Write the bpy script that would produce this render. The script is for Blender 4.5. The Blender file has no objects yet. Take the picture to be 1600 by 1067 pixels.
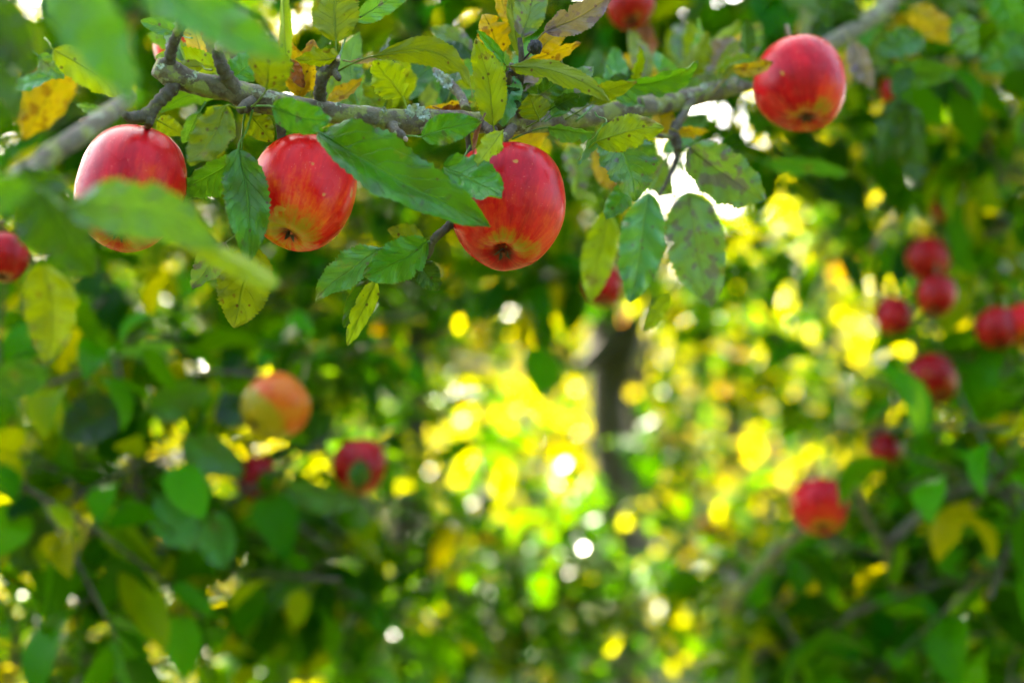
import bpy, bmesh, math, random
import numpy as np
from mathutils import Vector, Matrix, Quaternion, noise

R = math.radians
S = bpy.context.scene
COL = S.collection
rng = random.Random(11)
nrg = np.random.default_rng(11)

# ------------------------------------------------------------------ camera
CAM_POS = Vector((0.0, 0.0, 1.60)); PITCH = R(7.0)
cam_d = bpy.data.cameras.new('camera'); cam = bpy.data.objects.new('camera', cam_d)
COL.objects.link(cam); S.camera = cam
cam.location = CAM_POS; cam.rotation_euler = (R(90) + PITCH, 0, 0)
cam_d.sensor_width = 36.0; cam_d.lens = 50.0
cam_d.clip_start = 0.02; cam_d.clip_end = 500.0
cam_d.dof.use_dof = True; cam_d.dof.focus_distance = 0.935
cam_d.dof.aperture_fstop = 2.8; cam_d.dof.aperture_blades = 0
FPX = 1600 * 50.0 / 36.0
FWD = Vector((0, math.cos(PITCH), math.sin(PITCH)))
UPV = Vector((0, -math.sin(PITCH), math.cos(PITCH)))
RGT = Vector((1, 0, 0))

def P(px, py, d):
    """world point standing d metres deep at a place measured on the photograph"""
    return CAM_POS + FWD * d + RGT * ((px - 800) / FPX * d) + UPV * ((533.5 - py) / FPX * d)

# ------------------------------------------------------------------ sky and sun
SUN_EL, SUN_AZ = R(38), R(-16)
W = bpy.data.worlds.new('World'); S.world = W; W.use_nodes = True
wn = W.node_tree
sky = wn.nodes.new('ShaderNodeTexSky'); sky.sky_type = 'NISHITA'; sky.sun_disc = False
sky.sun_elevation = SUN_EL; sky.sun_rotation = SUN_AZ
sky.air_density = 1.0; sky.dust_density = 5.0; sky.ozone_density = 0.6
bg = wn.nodes['Background']; wn.links.new(sky.outputs[0], bg.inputs[0]); bg.inputs[1].default_value = 0.115
sun_d = bpy.data.lights.new('sun', 'SUN'); sun_d.energy = 5.0; sun_d.angle = R(0.55)
sun_d.color = (1.0, 0.90, 0.70)
sun = bpy.data.objects.new('sun', sun_d); COL.objects.link(sun)
SUND = Vector((math.sin(SUN_AZ) * math.cos(SUN_EL), math.cos(SUN_AZ) * math.cos(SUN_EL), math.sin(SUN_EL)))
sun.rotation_euler = SUND.to_track_quat('Z', 'Y').to_euler(); sun.location = (0, 0, 20)

vs = S.view_settings
vs.view_transform = 'Standard'; vs.look = 'None'; vs.gamma = 1.0; vs.exposure = 4.12
vs.use_curve_mapping = False
S.render.engine = 'CYCLES'
cy = S.cycles
cy.use_denoising = True
try: cy.denoiser = 'OPENIMAGEDENOISE'
except Exception: pass
cy.max_bounces = 3; cy.diffuse_bounces = 3; cy.glossy_bounces = 2; cy.transmission_bounces = 2
cy.transparent_max_bounces = 4; cy.sample_clamp_indirect = 6.0
cy.use_adaptive_sampling = True; cy.adaptive_threshold = 0.02; cy.adaptive_min_samples = 16

# ------------------------------------------------------------------ node helpers
class NT:
    def __init__(self, name):
        self.m = bpy.data.materials.new(name); self.m.use_nodes = True
        self.t = self.m.node_tree; self.t.nodes.clear()
        self.out = self.n('ShaderNodeOutputMaterial')
    def n(self, typ, **kw):
        nd = self.t.nodes.new(typ)
        for k, v in kw.items(): setattr(nd, k, v)
        return nd
    def put(self, sock, v):
        if v is None: return
        if hasattr(v, 'is_output'): self.t.links.new(v, sock)
        else:
            try: sock.default_value = v
            except Exception: sock.default_value = tuple(v) + (1.0,)
    def math(self, op, a, b=None, c=None, clamp=False):
        nd = self.n('ShaderNodeMath', operation=op, use_clamp=clamp)
        for i, v in enumerate((a, b, c)):
            if v is not None: self.put(nd.inputs[i], v)
        return nd.outputs[0]
    def ramp(self, v, lo, hi, o0=0.0, o1=1.0):
        nd = self.n('ShaderNodeMapRange'); nd.interpolation_type = 'SMOOTHSTEP'
        self.put(nd.inputs[0], v); self.put(nd.inputs[1], lo); self.put(nd.inputs[2], hi)
        self.put(nd.inputs[3], o0); self.put(nd.inputs[4], o1)
        return nd.outputs[0]
    def mix(self, f, a, b):
        nd = self.n('ShaderNodeMix', data_type='RGBA')
        self.put(nd.inputs[0], f)
        for s, v in ((nd.inputs[6], a), (nd.inputs[7], b)):
            if hasattr(v, 'is_output'): self.t.links.new(v, s)
            else: s.default_value = tuple(v)[:3] + (1.0,)
        return nd.outputs[2]
    def noise(self, vec, scale, detail=3.0, rough=0.55, dist=0.0):
        nd = self.n('ShaderNodeTexNoise'); self.put(nd.inputs['Vector'], vec)
        nd.inputs['Scale'].default_value = scale; nd.inputs['Detail'].default_value = detail
        nd.inputs['Roughness'].default_value = rough; nd.inputs['Distortion'].default_value = dist
        return nd.outputs[0]
    def voro(self, vec, scale, feature='F1'):
        nd = self.n('ShaderNodeTexVoronoi', feature=feature); self.put(nd.inputs['Vector'], vec)
        nd.inputs['Scale'].default_value = scale
        return nd
    def vadd(self, a, b):
        nd = self.n('ShaderNodeVectorMath', operation='ADD'); self.put(nd.inputs[0], a); self.put(nd.inputs[1], b)
        return nd.outputs[0]
    def comb(self, x, y, z):
        nd = self.n('ShaderNodeCombineXYZ')
        for i, v in enumerate((x, y, z)): self.put(nd.inputs[i], v)
        return nd.outputs[0]
    def principled(self, col, rough, spec=0.5, normal=None, coat=None):
        b = self.n('ShaderNodeBsdfPrincipled')
        self.put(b.inputs['Base Color'], col); self.put(b.inputs['Roughness'], rough)
        self.put(b.inputs['Specular IOR Level'], spec)
        if normal is not None: self.put(b.inputs['Normal'], normal)
        if coat: b.inputs['Coat Weight'].default_value = coat[0]; b.inputs['Coat Roughness'].default_value = coat[1]
        return b.outputs[0]
    def bump(self, h, strength, dist):
        nd = self.n('ShaderNodeBump'); self.put(nd.inputs['Height'], h)
        nd.inputs['Strength'].default_value = strength; nd.inputs['Distance'].default_value = dist
        return nd.outputs[0]
    def end(self, sh):
        self.t.links.new(sh, self.out.inputs[0]); return self.m

def leaf_material(name, top, under, trans, vein, blotch_col, blotch=0.3, speck_col=(0.07, 0.025, 0.012), speck=0.5,
                  patch_col=None, patch=0.0, rough=0.36, tmix=0.38, spec=0.5):
    """a veined leaf: upper and lower face, blotches, specks; UV u across the blade, v along it"""
    T = NT(name)
    uv = T.n('ShaderNodeUVMap').outputs[0]
    sp = T.n('ShaderNodeSeparateXYZ'); T.put(sp.inputs[0], uv)
    u, v = sp.outputs[0], sp.outputs[1]
    s = T.math('ABSOLUTE', T.math('MULTIPLY_ADD', u, 2.0, -1.0))
    oi = T.n('ShaderNodeObjectInfo'); rnd = oi.outputs['Random']
    seed = T.comb(T.math('MULTIPLY', rnd, 37.0), T.math('MULTIPLY', rnd, 91.0), T.math('MULTIPLY', rnd, 53.0))
    co = T.vadd(T.n('ShaderNodeTexCoord').outputs['Object'], seed)
    n_big = T.noise(co, 42.0, 3.0); n_mid = T.noise(co, 130.0, 4.0, 0.6); n_fine = T.noise(co, 620.0, 3.0, 0.6)
    # veins
    mid = T.ramp(s, 0.015, 0.075, 1.0, 0.0)
    wob = T.math('MULTIPLY_ADD', n_big, 1.5, T.math('MULTIPLY', v, 9.0))
    ph = T.math('SUBTRACT', wob, T.math('MULTIPLY', T.math('POWER', s, 1.25), 2.6))
    tri = T.math('ABSOLUTE', T.math('MULTIPLY_ADD', T.math('FRACT', ph), 2.0, -1.0))
    side = T.math('MULTIPLY', T.ramp(tri, 0.84, 0.99), T.ramp(s, 0.75, 1.0, 1.0, 0.2))
    veins = T.math('MAXIMUM', mid, T.math('MULTIPLY', side, 0.55))
    bf = T.n('ShaderNodeNewGeometry').outputs['Backfacing']
    # colours
    tone = T.math('MULTIPLY_ADD', n_big, 0.9, T.math('MULTIPLY', rnd, 0.4))
    topc = T.mix(T.ramp(tone, 0.40, 0.85), [c * 0.5 for c in top], [c * 1.5 for c in top])
    undc = T.mix(T.ramp(tone, 0.40, 0.85), [c * 0.65 for c in under], [c * 1.35 for c in under])
    base = T.mix(bf, topc, undc)
    if patch > 0:
        base = T.mix(T.math('MULTIPLY', T.ramp(T.math('MULTIPLY_ADD', n_big, 0.6, T.math('MULTIPLY', n_mid, 0.5)), 0.66 - patch * 0.25, 0.82 - patch * 0.25), 0.9), base, patch_col)
    base = T.mix(T.math('MULTIPLY', veins, 0.7), base, vein)
    nb = T.noise(T.vadd(co, (3.1, 7.7, 1.3)), 95.0, 3.0, 0.5)
    bl = T.math('MULTIPLY', T.ramp(nb, 0.70 - blotch * 0.28, 0.76 - blotch * 0.26), 0.75)
    base = T.mix(bl, base, blotch_col)
    vo = T.voro(T.vadd(co, (1.7, 0.3, 5.9)), 240.0)
    sepc = T.n('ShaderNodeSeparateColor'); T.t.links.new(vo.outputs['Color'], sepc.inputs[0])
    pick = T.math('LESS_THAN', sepc.outputs[0], speck * 0.32)
    spk = T.math('MULTIPLY', T.math('MULTIPLY', T.ramp(vo.outputs['Distance'], 0.16, 0.34, 1.0, 0.0), pick), 0.85)
    base = T.mix(spk, base, speck_col)
    # lesions of uneven size with a yellow halo
    vl = T.voro(T.vadd(T.vadd(co, (6.2, 2.9, 8.1)), T.comb(T.math('MULTIPLY', n_mid, 0.022), T.math('MULTIPLY', n_fine, 0.008), 0.0)), 74.0)
    sl = T.n('ShaderNodeSeparateColor'); T.t.links.new(vl.outputs['Color'], sl.inputs[0])
    lr = T.math('MULTIPLY_ADD', T.math('POWER', sl.outputs[1], 3.0), 0.42, 0.05)
    lp = T.math('LESS_THAN', sl.outputs[0], 0.12 + speck * 0.40)
    ld = T.math('DIVIDE', vl.outputs['Distance'], lr)
    base = T.mix(T.math('MULTIPLY', T.math('MULTIPLY', T.ramp(ld, 0.9, 1.7, 1.0, 0.0), lp), 0.55), base, (0.17, 0.15, 0.008))
    les = T.math('MULTIPLY', T.math('MULTIPLY', T.ramp(ld, 0.75, 1.05, 1.0, 0.0), lp), 0.85)
    base = T.mix(les, base, speck_col)
    # brown rim, broken along the edge
    edge = T.math('MULTIPLY', T.ramp(T.math('ADD', T.math('MAXIMUM', s, v), T.math('MULTIPLY_ADD', n_mid, 0.5, -0.3)), 0.84, 1.0), T.ramp(n_big, 0.47, 0.6))
    base = T.mix(T.math('MULTIPLY', edge, 0.75), base, (0.12, 0.055, 0.016))
    h = T.math('ADD', T.math('MULTIPLY', veins, -0.65), T.math('ADD', T.math('MULTIPLY', n_mid, 0.5), T.math('MULTIPLY', n_fine, 0.22)))
    nrm = T.bump(h, 0.9, 0.0015)
    ro = T.math('ADD', T.math('MULTIPLY_ADD', bf, 0.62 - rough, rough), T.math('MULTIPLY_ADD', n_mid, 0.24, -0.12))
    pr = T.principled(base, ro, spec, nrm)
    tr = T.n('ShaderNodeBsdfTranslucent')
    tcol = T.mix(T.math('MULTIPLY', veins, 0.5), trans, [c * 0.5 for c in trans])
    tcol = T.mix(T.math('MAXIMUM', T.math('MULTIPLY', bl, 0.7), spk), tcol, [c * 0.9 for c in blotch_col])
    T.put(tr.inputs[0], tcol); T.put(tr.inputs[1], nrm)
    mx = T.n('ShaderNodeMixShader'); T.put(mx.inputs[0], tmix)
    T.t.links.new(pr, mx.inputs[1]); T.t.links.new(tr.outputs[0], mx.inputs[2])
    return T.end(mx.outputs[0])

PURPLE = (0.095, 0.045, 0.085); BROWN = (0.08, 0.025, 0.004)
LEAF = {
 'G': leaf_material('leaf_green', (0.012, 0.105, 0.003), (0.075, 0.135, 0.003), (0.10, 0.24, 0.001), (0.06, 0.20, 0.008), (0.040, 0.050, 0.018), 0.15, speck=0.12, rough=.34, spec=.38),
 'T': leaf_material('leaf_teal', (0.018, 0.120, 0.026), (0.09, 0.14, 0.008), (0.14, 0.30, 0.006), (0.08, 0.20, 0.035), PURPLE, 0.22, speck=0.22, rough=0.34, spec=.5),
 'D': leaf_material('leaf_dark', (0.006, 0.050, 0.001), (0.022, 0.065, 0.001), (0.05, 0.12, 0.000), (0.03, 0.11, 0.004), (0.03, 0.03, 0.01), 0.2, speck=0.15, spec=.3),
 'U': leaf_material('leaf_olive', (0.030, 0.105, 0.002), (0.095, 0.130, 0.001), (0.20, 0.25, 0.000), (0.11, 0.16, 0.004), BROWN, 0.12, speck=0.55, rough=0.48, spec=.2),
 'L': leaf_material('leaf_lime', (0.055, 0.150, 0.001), (0.13, 0.20, 0.001), (0.30, 0.38, 0.000), (0.17, 0.23, 0.004), (0.07, 0.08, 0.002), 0.1, speck=0.5, rough=0.45, spec=.22),
 'P': leaf_material('leaf_mottled', (0.045, 0.130, 0.035), (0.12, 0.15, 0.02), (0.22, 0.32, 0.01), (0.09, 0.15, 0.035), PURPLE, 0.62, speck=0.35, rough=0.42, patch_col=(0.06, 0.11, 0.05), patch=0.3, spec=.4),
 'Y': leaf_material('leaf_yellow', (0.290, 0.175, 0.001), (0.34, 0.21, 0.002), (0.50, 0.34, 0.000), (0.17, 0.19, 0.003), (0.13, 0.030, 0.002), 0.48, speck=0.7, rough=0.5, patch_col=(0.11, 0.15, 0.002), patch=0.5, spec=.2),
 'V': leaf_material('leaf_violet', (0.150, 0.105, 0.125), (0.18, 0.13, 0.06), (0.20, 0.15, 0.03), (0.28, 0.21, 0.006), (0.09, 0.050, 0.105), 0.55, speck=0.4, rough=0.34, patch_col=(0.15, 0.15, 0.015), patch=0.35),
 'B': leaf_material('leaf_brown', (0.150, 0.045, 0.006), (0.20, 0.08, 0.02), (0.20, 0.05, 0.002), (0.22, 0.11, 0.03), (0.035, 0.012, 0.004), 0.5, speck=0.5, rough=0.6, patch_col=(0.26, 0.18, 0.12), patch=0.3, tmix=0.25, spec=.3),
}

def mass_leaf_material(name, stops, trans, tmix=0.42, rough=0.38):
    """leaves of the trees behind: each leaf picks one of a few real leaf colours"""
    T = NT(name)
    g = T.n('ShaderNodeNewGeometry'); oi = T.n('ShaderNodeObjectInfo')
    r = T.math('FRACT', T.math('ADD', g.outputs['Random Per Island'], oi.outputs['Random']))
    cr = T.n('ShaderNodeValToRGB'); cr.color_ramp.interpolation = 'CONSTANT'
    ct = T.n('ShaderNodeValToRGB'); ct.color_ramp.interpolation = 'CONSTANT'
    for ramp, k in ((cr, 0), (ct, 1)):
        e = ramp.color_ramp.elements
        while len(e) < len(stops): e.new(1.0)
        for i, (pos, c, t) in enumerate(stops):
            e[i].position = pos; e[i].color = tuple((c, t)[k]) + (1.0,)
    T.put(cr.inputs[0], r); T.put(ct.inputs[0], r)
    base = T.mix(T.math('MULTIPLY', g.outputs['Backfacing'], 0.4), cr.outputs[0], (0.022, 0.080, 0.000))
    r2 = T.math('FRACT', T.math('MULTIPLY', r, 17.3))
    pr = T.principled(base, T.math('MULTIPLY_ADD', r2, 0.25, 0.22), 0.035)
    tr = T.n('ShaderNodeBsdfTranslucent'); T.put(tr.inputs[0], ct.outputs[0])
    mx = T.n('ShaderNodeMixShader'); T.put(mx.inputs[0], tmix)
    T.t.links.new(pr, mx.inputs[1]); T.t.links.new(tr.outputs[0], mx.inputs[2])
    return T.end(mx.outputs[0])

M_GREEN = mass_leaf_material('foliage_green', [
    (0.00, (0.002, 0.030, 0.000), (0.03, 0.10, 0.000)), (0.28, (0.005, 0.080, 0.000), (0.07, 0.18, 0.000)),
    (0.56, (0.014, 0.150, 0.001), (0.12, 0.24, 0.000)), (0.82, (0.028, 0.125, 0.000), (0.40, 0.40, 0.000)),
    (0.945, (0.080, 0.090, 0.000), (0.58, 0.50, 0.000)), (0.993, (0.13, 0.10, 0.001), (0.40, 0.24, 0.000))], None)
M_AUTUMN = mass_leaf_material('foliage_turning', [
    (0.00, (0.006, 0.060, 0.000), (0.07, 0.14, 0.000)), (0.42, (0.026, 0.090, 0.000), (0.36, 0.34, 0.000)),
    (0.62, (0.100, 0.125, 0.000), (0.64, 0.58, 0.000)), (0.82, (0.160, 0.140, 0.000), (0.70, 0.59, 0.000)),
    (0.96, (0.200, 0.070, 0.001), (0.42, 0.17, 0.000)), (0.988, (0.16, 0.02, 0.001), (0.28, 0.05, 0.000))], None, tmix=0.5)

def bark_material(name, lichen=0.6, dark=1.0):
    T = NT(name)
    co = T.n('ShaderNodeTexCoord').outputs['Object']
    nz = T.n('ShaderNodeNewGeometry')
    n1 = T.noise(co, 60.0, 5.0, 0.62); n2 = T.noise(co, 230.0, 5.0, 0.65); n3 = T.noise(co, 900.0, 3.0, 0.6)
    base = T.mix(T.ramp(n1, 0.35, 0.68), [c * dark for c in (0.050, 0.034, 0.020)], [c * dark for c in (0.16, 0.135, 0.085)])
    base = T.mix(T.ramp(n2, 0.42, 0.62), base, [c * dark for c in (0.095, 0.085, 0.065)])
    nl = T.noise(T.vadd(co, (4.0, 2.0, 9.0)), 75.0, 4.0, 0.6)
    base = T.mix(T.math('MULTIPLY', T.ramp(nl, 0.60 - lichen * 0.16, 0.68 - lichen * 0.14), 0.8), base, (0.15, 0.17, 0.035))
    nl2 = T.noise(T.vadd(co, (14.0, 5.0, 3.0)), 110.0, 5.0, 0.68)
    pale = T.ramp(nl2, 0.66 - lichen * 0.14, 0.69 - lichen * 0.13)
    base = T.mix(T.math('MULTIPLY', pale, 0.85), base, (0.23, 0.25, 0.16))
    vo = T.voro(co, 170.0); crack = T.ramp(n3, 0.62, 0.72)
    base = T.mix(T.math('MULTIPLY', crack, 0.6), base, (0.025, 0.018, 0.012))
    h = T.math('ADD', T.math('ADD', n1, T.math('MULTIPLY', n2, 0.6)), T.math('ADD', T.math('MULTIPLY', n3, 0.3), T.math('MULTIPLY', pale, 0.4)))
    return T.end(T.principled(base, 0.86, 0.25, T.bump(h, 0.9, 0.0025)))

M_BARK = bark_material('bark_lichen', 0.62, 0.85)
M_SPUR = bark_material('bark_spur', 0.15, 0.55)
M_TWIG = bark_material('bark_twig', 0.05, 0.5)
M_TRUNK = bark_material('bark_trunk', -0.3, 0.42)

def lichen_material():
    T = NT('lichen_flake'); co = T.n('ShaderNodeTexCoord').outputs['Object']
    n = T.noise(co, 300.0, 4.0)
    return T.end(T.principled(T.mix(T.ramp(n, 0.3, 0.7), (0.16, 0.20, 0.17), (0.36, 0.41, 0.36)), 0.9, 0.2, T.bump(n, 0.8, 0.002)))
M_LICHEN = lichen_material()

def apple_material(name, red, deep, orange, ground_c, ground_amt=0.0, dots=0.8, rough=0.23):
    """skin: red flush over a yellow-green ground, streaked from stem to calyx, pale lenticels"""
    T = NT(name)
    co = T.n('ShaderNodeTexCoord').outputs['Object']
    oi = T.n('ShaderNodeObjectInfo'); rnd = oi.outputs['Random']
    sp = T.n('ShaderNodeSeparateXYZ'); T.put(sp.inputs[0], co)
    x, y, z = sp.outputs
    rr = T.math('SQRT', T.math('ADD', T.math('ADD', T.math('MULTIPLY', x, x), T.math('MULTIPLY', y, y)), 1e-6))
    zz = T.math('DIVIDE', z, 0.035)
    rad = T.math('DIVIDE', rr, 0.035)
    off = T.math('MULTIPLY', rnd, 30.0)
    streak_v = T.comb(T.math('ADD', T.math('DIVIDE', x, rr), off), T.math('DIVIDE', y, rr), T.math('MULTIPLY', zz, 0.22))
    s1 = T.noise(streak_v, 4.5, 5.0, 0.7); s2 = T.noise(streak_v, 17.0, 3.0, 0.6)
    cs = T.vadd(co, T.comb(off, 0.0, 0.0))
    b1 = T.noise(cs, 34.0, 3.0, 0.5); b2 = T.noise(cs, 420.0, 4.0, 0.65)
    st = T.math('ADD', T.math('MULTIPLY', s1, 0.5), T.math('ADD', T.math('MULTIPLY', s2, 0.16), T.math('MULTIPLY', b1, 0.35)))
    col = T.mix(T.ramp(st, 0.36, 0.62), deep, red)
    org = T.math('ADD', T.math('MULTIPLY', s2, 0.4), T.math('ADD', T.math('MULTIPLY', b1, 0.75), T.math('MULTIPLY', b2, 0.28)))
    low = T.ramp(zz, -0.75, 0.35, 0.16, 0.0)
    col = T.mix(T.math('MULTIPLY', T.ramp(T.math('ADD', org, low), 0.82, 1.06), 0.6), col, orange)
    # the ground colour shows round the calyx
    hz = T.n('ShaderNodeAttribute', attribute_name='height').outputs['Fac']
    gz = T.math('ADD', T.math('MULTIPLY', hz, -1.0), T.math('ADD', T.math('MULTIPLY', T.math('SUBTRACT', s1, 0.5), 0.45), T.math('ADD', T.math('MULTIPLY', T.math('SUBTRACT', b2, 0.5), 0.18), T.math('MULTIPLY', T.math('SUBTRACT', b1, 0.5), 0.5))))
    gmask = T.ramp(gz, 0.78 - ground_amt, 1.0 - ground_amt)
    grd = T.mix(T.ramp(b1, 0.35, 0.7), ground_c, [c * q for c, q in zip(ground_c, (0.75, 0.95, 0.8))])
    col = T.mix(T.math('MULTIPLY', gmask, 0.92), col, grd)
    # russet round the calyx
    rus = T.math('MULTIPLY', T.math('MULTIPLY', T.ramp(rad, 0.10, 0.30, 1.0, 0.0), T.math('LESS_THAN', zz, 0.0)), T.ramp(s2, 0.35, 0.6, 0.35, 1.0))
    col = T.mix(T.math('MULTIPLY', rus, 0.9), col, (0.035, 0.022, 0.012))
    # stem cavity russet
    top = T.math('MULTIPLY', T.ramp(rad, 0.12, 0.42, 1.0, 0.0), T.math('GREATER_THAN', zz, 0.0))
    col = T.mix(T.math('MULTIPLY', top, 0.8), col, (0.16, 0.14, 0.04))
    vo = T.voro(cs, 480.0)
    sc = T.n('ShaderNodeSeparateColor'); T.t.links.new(vo.outputs['Color'], sc.inputs[0])
    dsize = T.math('MULTIPLY_ADD', sc.outputs[1], 0.14, 0.05)
    dot = T.math('MULTIPLY', T.math('LESS_THAN', vo.outputs['Distance'], dsize), T.math('LESS_THAN', sc.outputs[0], 0.62))
    dot = T.math('MULTIPLY', dot, T.ramp(zz, -0.95, -0.2, 0.25, 1.0))
    col = T.mix(T.math('MULTIPLY', dot, dots * 0.6), col, (0.58, 0.24, 0.12))
    # a few rubs
    rub = T.ramp(T.noise(T.vadd(cs, (8.0, 1.0, 2.0)), 75.0, 2.0, 0.4), 0.71, 0.75)
    col = T.mix(T.math('MULTIPLY', rub, 0.6), col, (0.33, 0.22, 0.03))
    ro = T.math('MULTIPLY_ADD', b1, 0.22, rough - 0.06)
    bp = T.bump(T.math('ADD', T.math('MULTIPLY', b2, 0.5), T.math('MULTIPLY', dot, 0.3)), 0.25, 0.0006)
    b = T.n('ShaderNodeBsdfPrincipled')
    T.put(b.inputs['Base Color'], col); T.put(b.inputs['Roughness'], ro); T.put(b.inputs['Normal'], bp)
    T.put(b.inputs['Specular IOR Level'], 0.13)
    return T.end(b.outputs[0])

YG = (0.22, 0.145, 0.006)
A_RED = apple_material('apple_red', (0.42, 0.002, 0.006), (0.22, 0.001, 0.005), (0.47, 0.055, 0.003), YG, -0.07)
A_ORANGE = apple_material('apple_red_orange', (0.54, 0.008, 0.004), (0.36, 0.002, 0.004), (0.56, 0.11, 0.003), YG, 0.0)
A_DEEP = apple_material('apple_crimson', (0.26, 0.001, 0.002), (0.12, 0.001, 0.002), (0.30, 0.02, 0.002), (0.30, 0.16, 0.02), -0.1, 0.4)
A_GOLD = apple_material('apple_golden', (0.36, 0.09, 0.003), (0.34, 0.035, 0.003), (0.32, 0.15, 0.003), (0.20, 0.145, 0.002), 0.5, 0.4)

def plain(name, col, rough=0.8, spec=0.3, bs=400.0, bd=0.001):
    T = NT(name); co = T.n('ShaderNodeTexCoord').outputs['Object']; n = T.noise(co, bs, 4.0)
    return T.end(T.principled(T.mix(T.ramp(n, 0.3, 0.7), [c * 0.55 for c in col], [c * 1.3 for c in col]), rough, spec, T.bump(n, 0.8, bd)))
M_CALYX = plain('calyx_dry', (0.030, 0.018, 0.012))
M_STEM = plain('apple_stem', (0.10, 0.07, 0.03))
M_MUMMY = plain('shrivelled_fruit', (0.012, 0.010, 0.010), 0.75, 0.4, 260.0, 0.004)
M_BUD = plain('bud_scale', (0.30, 0.22, 0.20), 0.7)

# ------------------------------------------------------------------ mesh helpers
def link(name, me, mat=None, parent=None, matrix=None):
    o = bpy.data.objects.new(name, me); COL.objects.link(o)
    if mat is not None and me is not None and not me.materials: me.materials.append(mat)
    if parent is not None: o.parent = parent
    if matrix is not None: o.matrix_world = matrix
    return o

def tag(o, label=None, cat=None, group=None, kind=None):
    for k, v in (('label', label), ('category', cat), ('group', group), ('kind', kind)):
        if v is not None: o[k] = v
    return o

def catmull(pts, n):
    out = []
    m = len(pts)
    for i in range(m - 1):
        p0 = pts[max(i - 1, 0)]; p1 = pts[i]; p2 = pts[i + 1]; p3 = pts[min(i + 2, m - 1)]
        for k in range(n):
            t = k / n
            out.append(0.5 * ((2 * p1) + (-p0 + p2) * t + (2 * p0 - 5 * p1 + 4 * p2 - p3) * t * t + (-p0 + 3 * p1 - 3 * p2 + p3) * t ** 3))
    out.append(pts[-1]); return out

def tube_data(pts, radii, segs=8, sub=5, rough=0.0, rscale=60.0, rings=0.0, cap=True):
    """a swept tube: verts, faces. pts Vectors, radii per point"""
    P4 = [Vector((p.x, p.y, p.z, r)) for p, r in zip(pts, radii)]
    C = catmull(P4, sub) if sub > 1 else P4
    V, F = [], []
    up = None
    n = len(C)
    for i, c in enumerate(C):
        p = c.xyz; a = C[max(i - 1, 0)].xyz; b = C[min(i + 1, n - 1)].xyz
        d = (b - a).normalized()
        if up is None:
            up = d.orthogonal().normalized()
        up = (up - d * up.dot(d)).normalized(); sd = d.cross(up)
        r0 = max(c.w, 1e-4)
        if rings: r0 *= 1 + rings * (0.6 * math.sin(i * 2.1) + 0.4 * math.sin(i * 3.7 + 1))
        for k in range(segs):
            an = 2 * math.pi * k / segs
            q = up * math.cos(an) + sd * math.sin(an)
            rr = r0
            if rough: rr *= 1 + rough * (noise.noise((p + q * r0) * rscale) + 0.5 * noise.noise((p + q * r0) * rscale * 2.7))
            V.append(p + q * rr)
    for i in range(n - 1):
        for k in range(segs):
            a = i * segs + k; b = i * segs + (k + 1) % segs
            F.append((a, b, b + segs, a + segs))
    if cap:
        V.append(C[0].xyz); V.append(C[-1].xyz); ia, ib = len(V) - 2, len(V) - 1
        for k in range(segs):
            F.append((ia, (k + 1) % segs, k)); F.append((ib, (n - 1) * segs + k, (n - 1) * segs + (k + 1) % segs))
    return V, F

def mesh_from(name, V, F, smooth=True, origin=None):
    me = bpy.data.meshes.new(name)
    if origin is not None: V = [v - origin for v in V]
    me.from_pydata([tuple(v) for v in V], [], F); me.update()
    if smooth: me.polygons.foreach_set('use_smooth', [True] * len(me.polygons))
    return me

def tube(name, pts, radii, mat, parent=None, **kw):
    V, F = tube_data(pts, radii, **kw)
    return link(name, mesh_from(name, V, F), mat, parent)

def empty(name, loc):
    o = bpy.data.objects.new(name, None); COL.objects.link(o); o.location = loc
    o.empty_display_size = 0.1; return o

def adopt(child, parent):
    """parent while keeping the child where it stands"""
    child.parent = parent; child.matrix_parent_inverse = (Matrix.Translation(parent.location) if parent.type == 'EMPTY' else parent.matrix_world).inverted()
    return child

def tube_part(name, pts, radii, mat, parent, **kw):
    return adopt(tube(name, pts, radii, mat, None, **kw), parent)

# ------------------------------------------------------------------ a leaf blade in detail
def blade_profile(t):
    return (t ** 0.58) * ((1 - t) ** 0.80) / 0.4205

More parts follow.
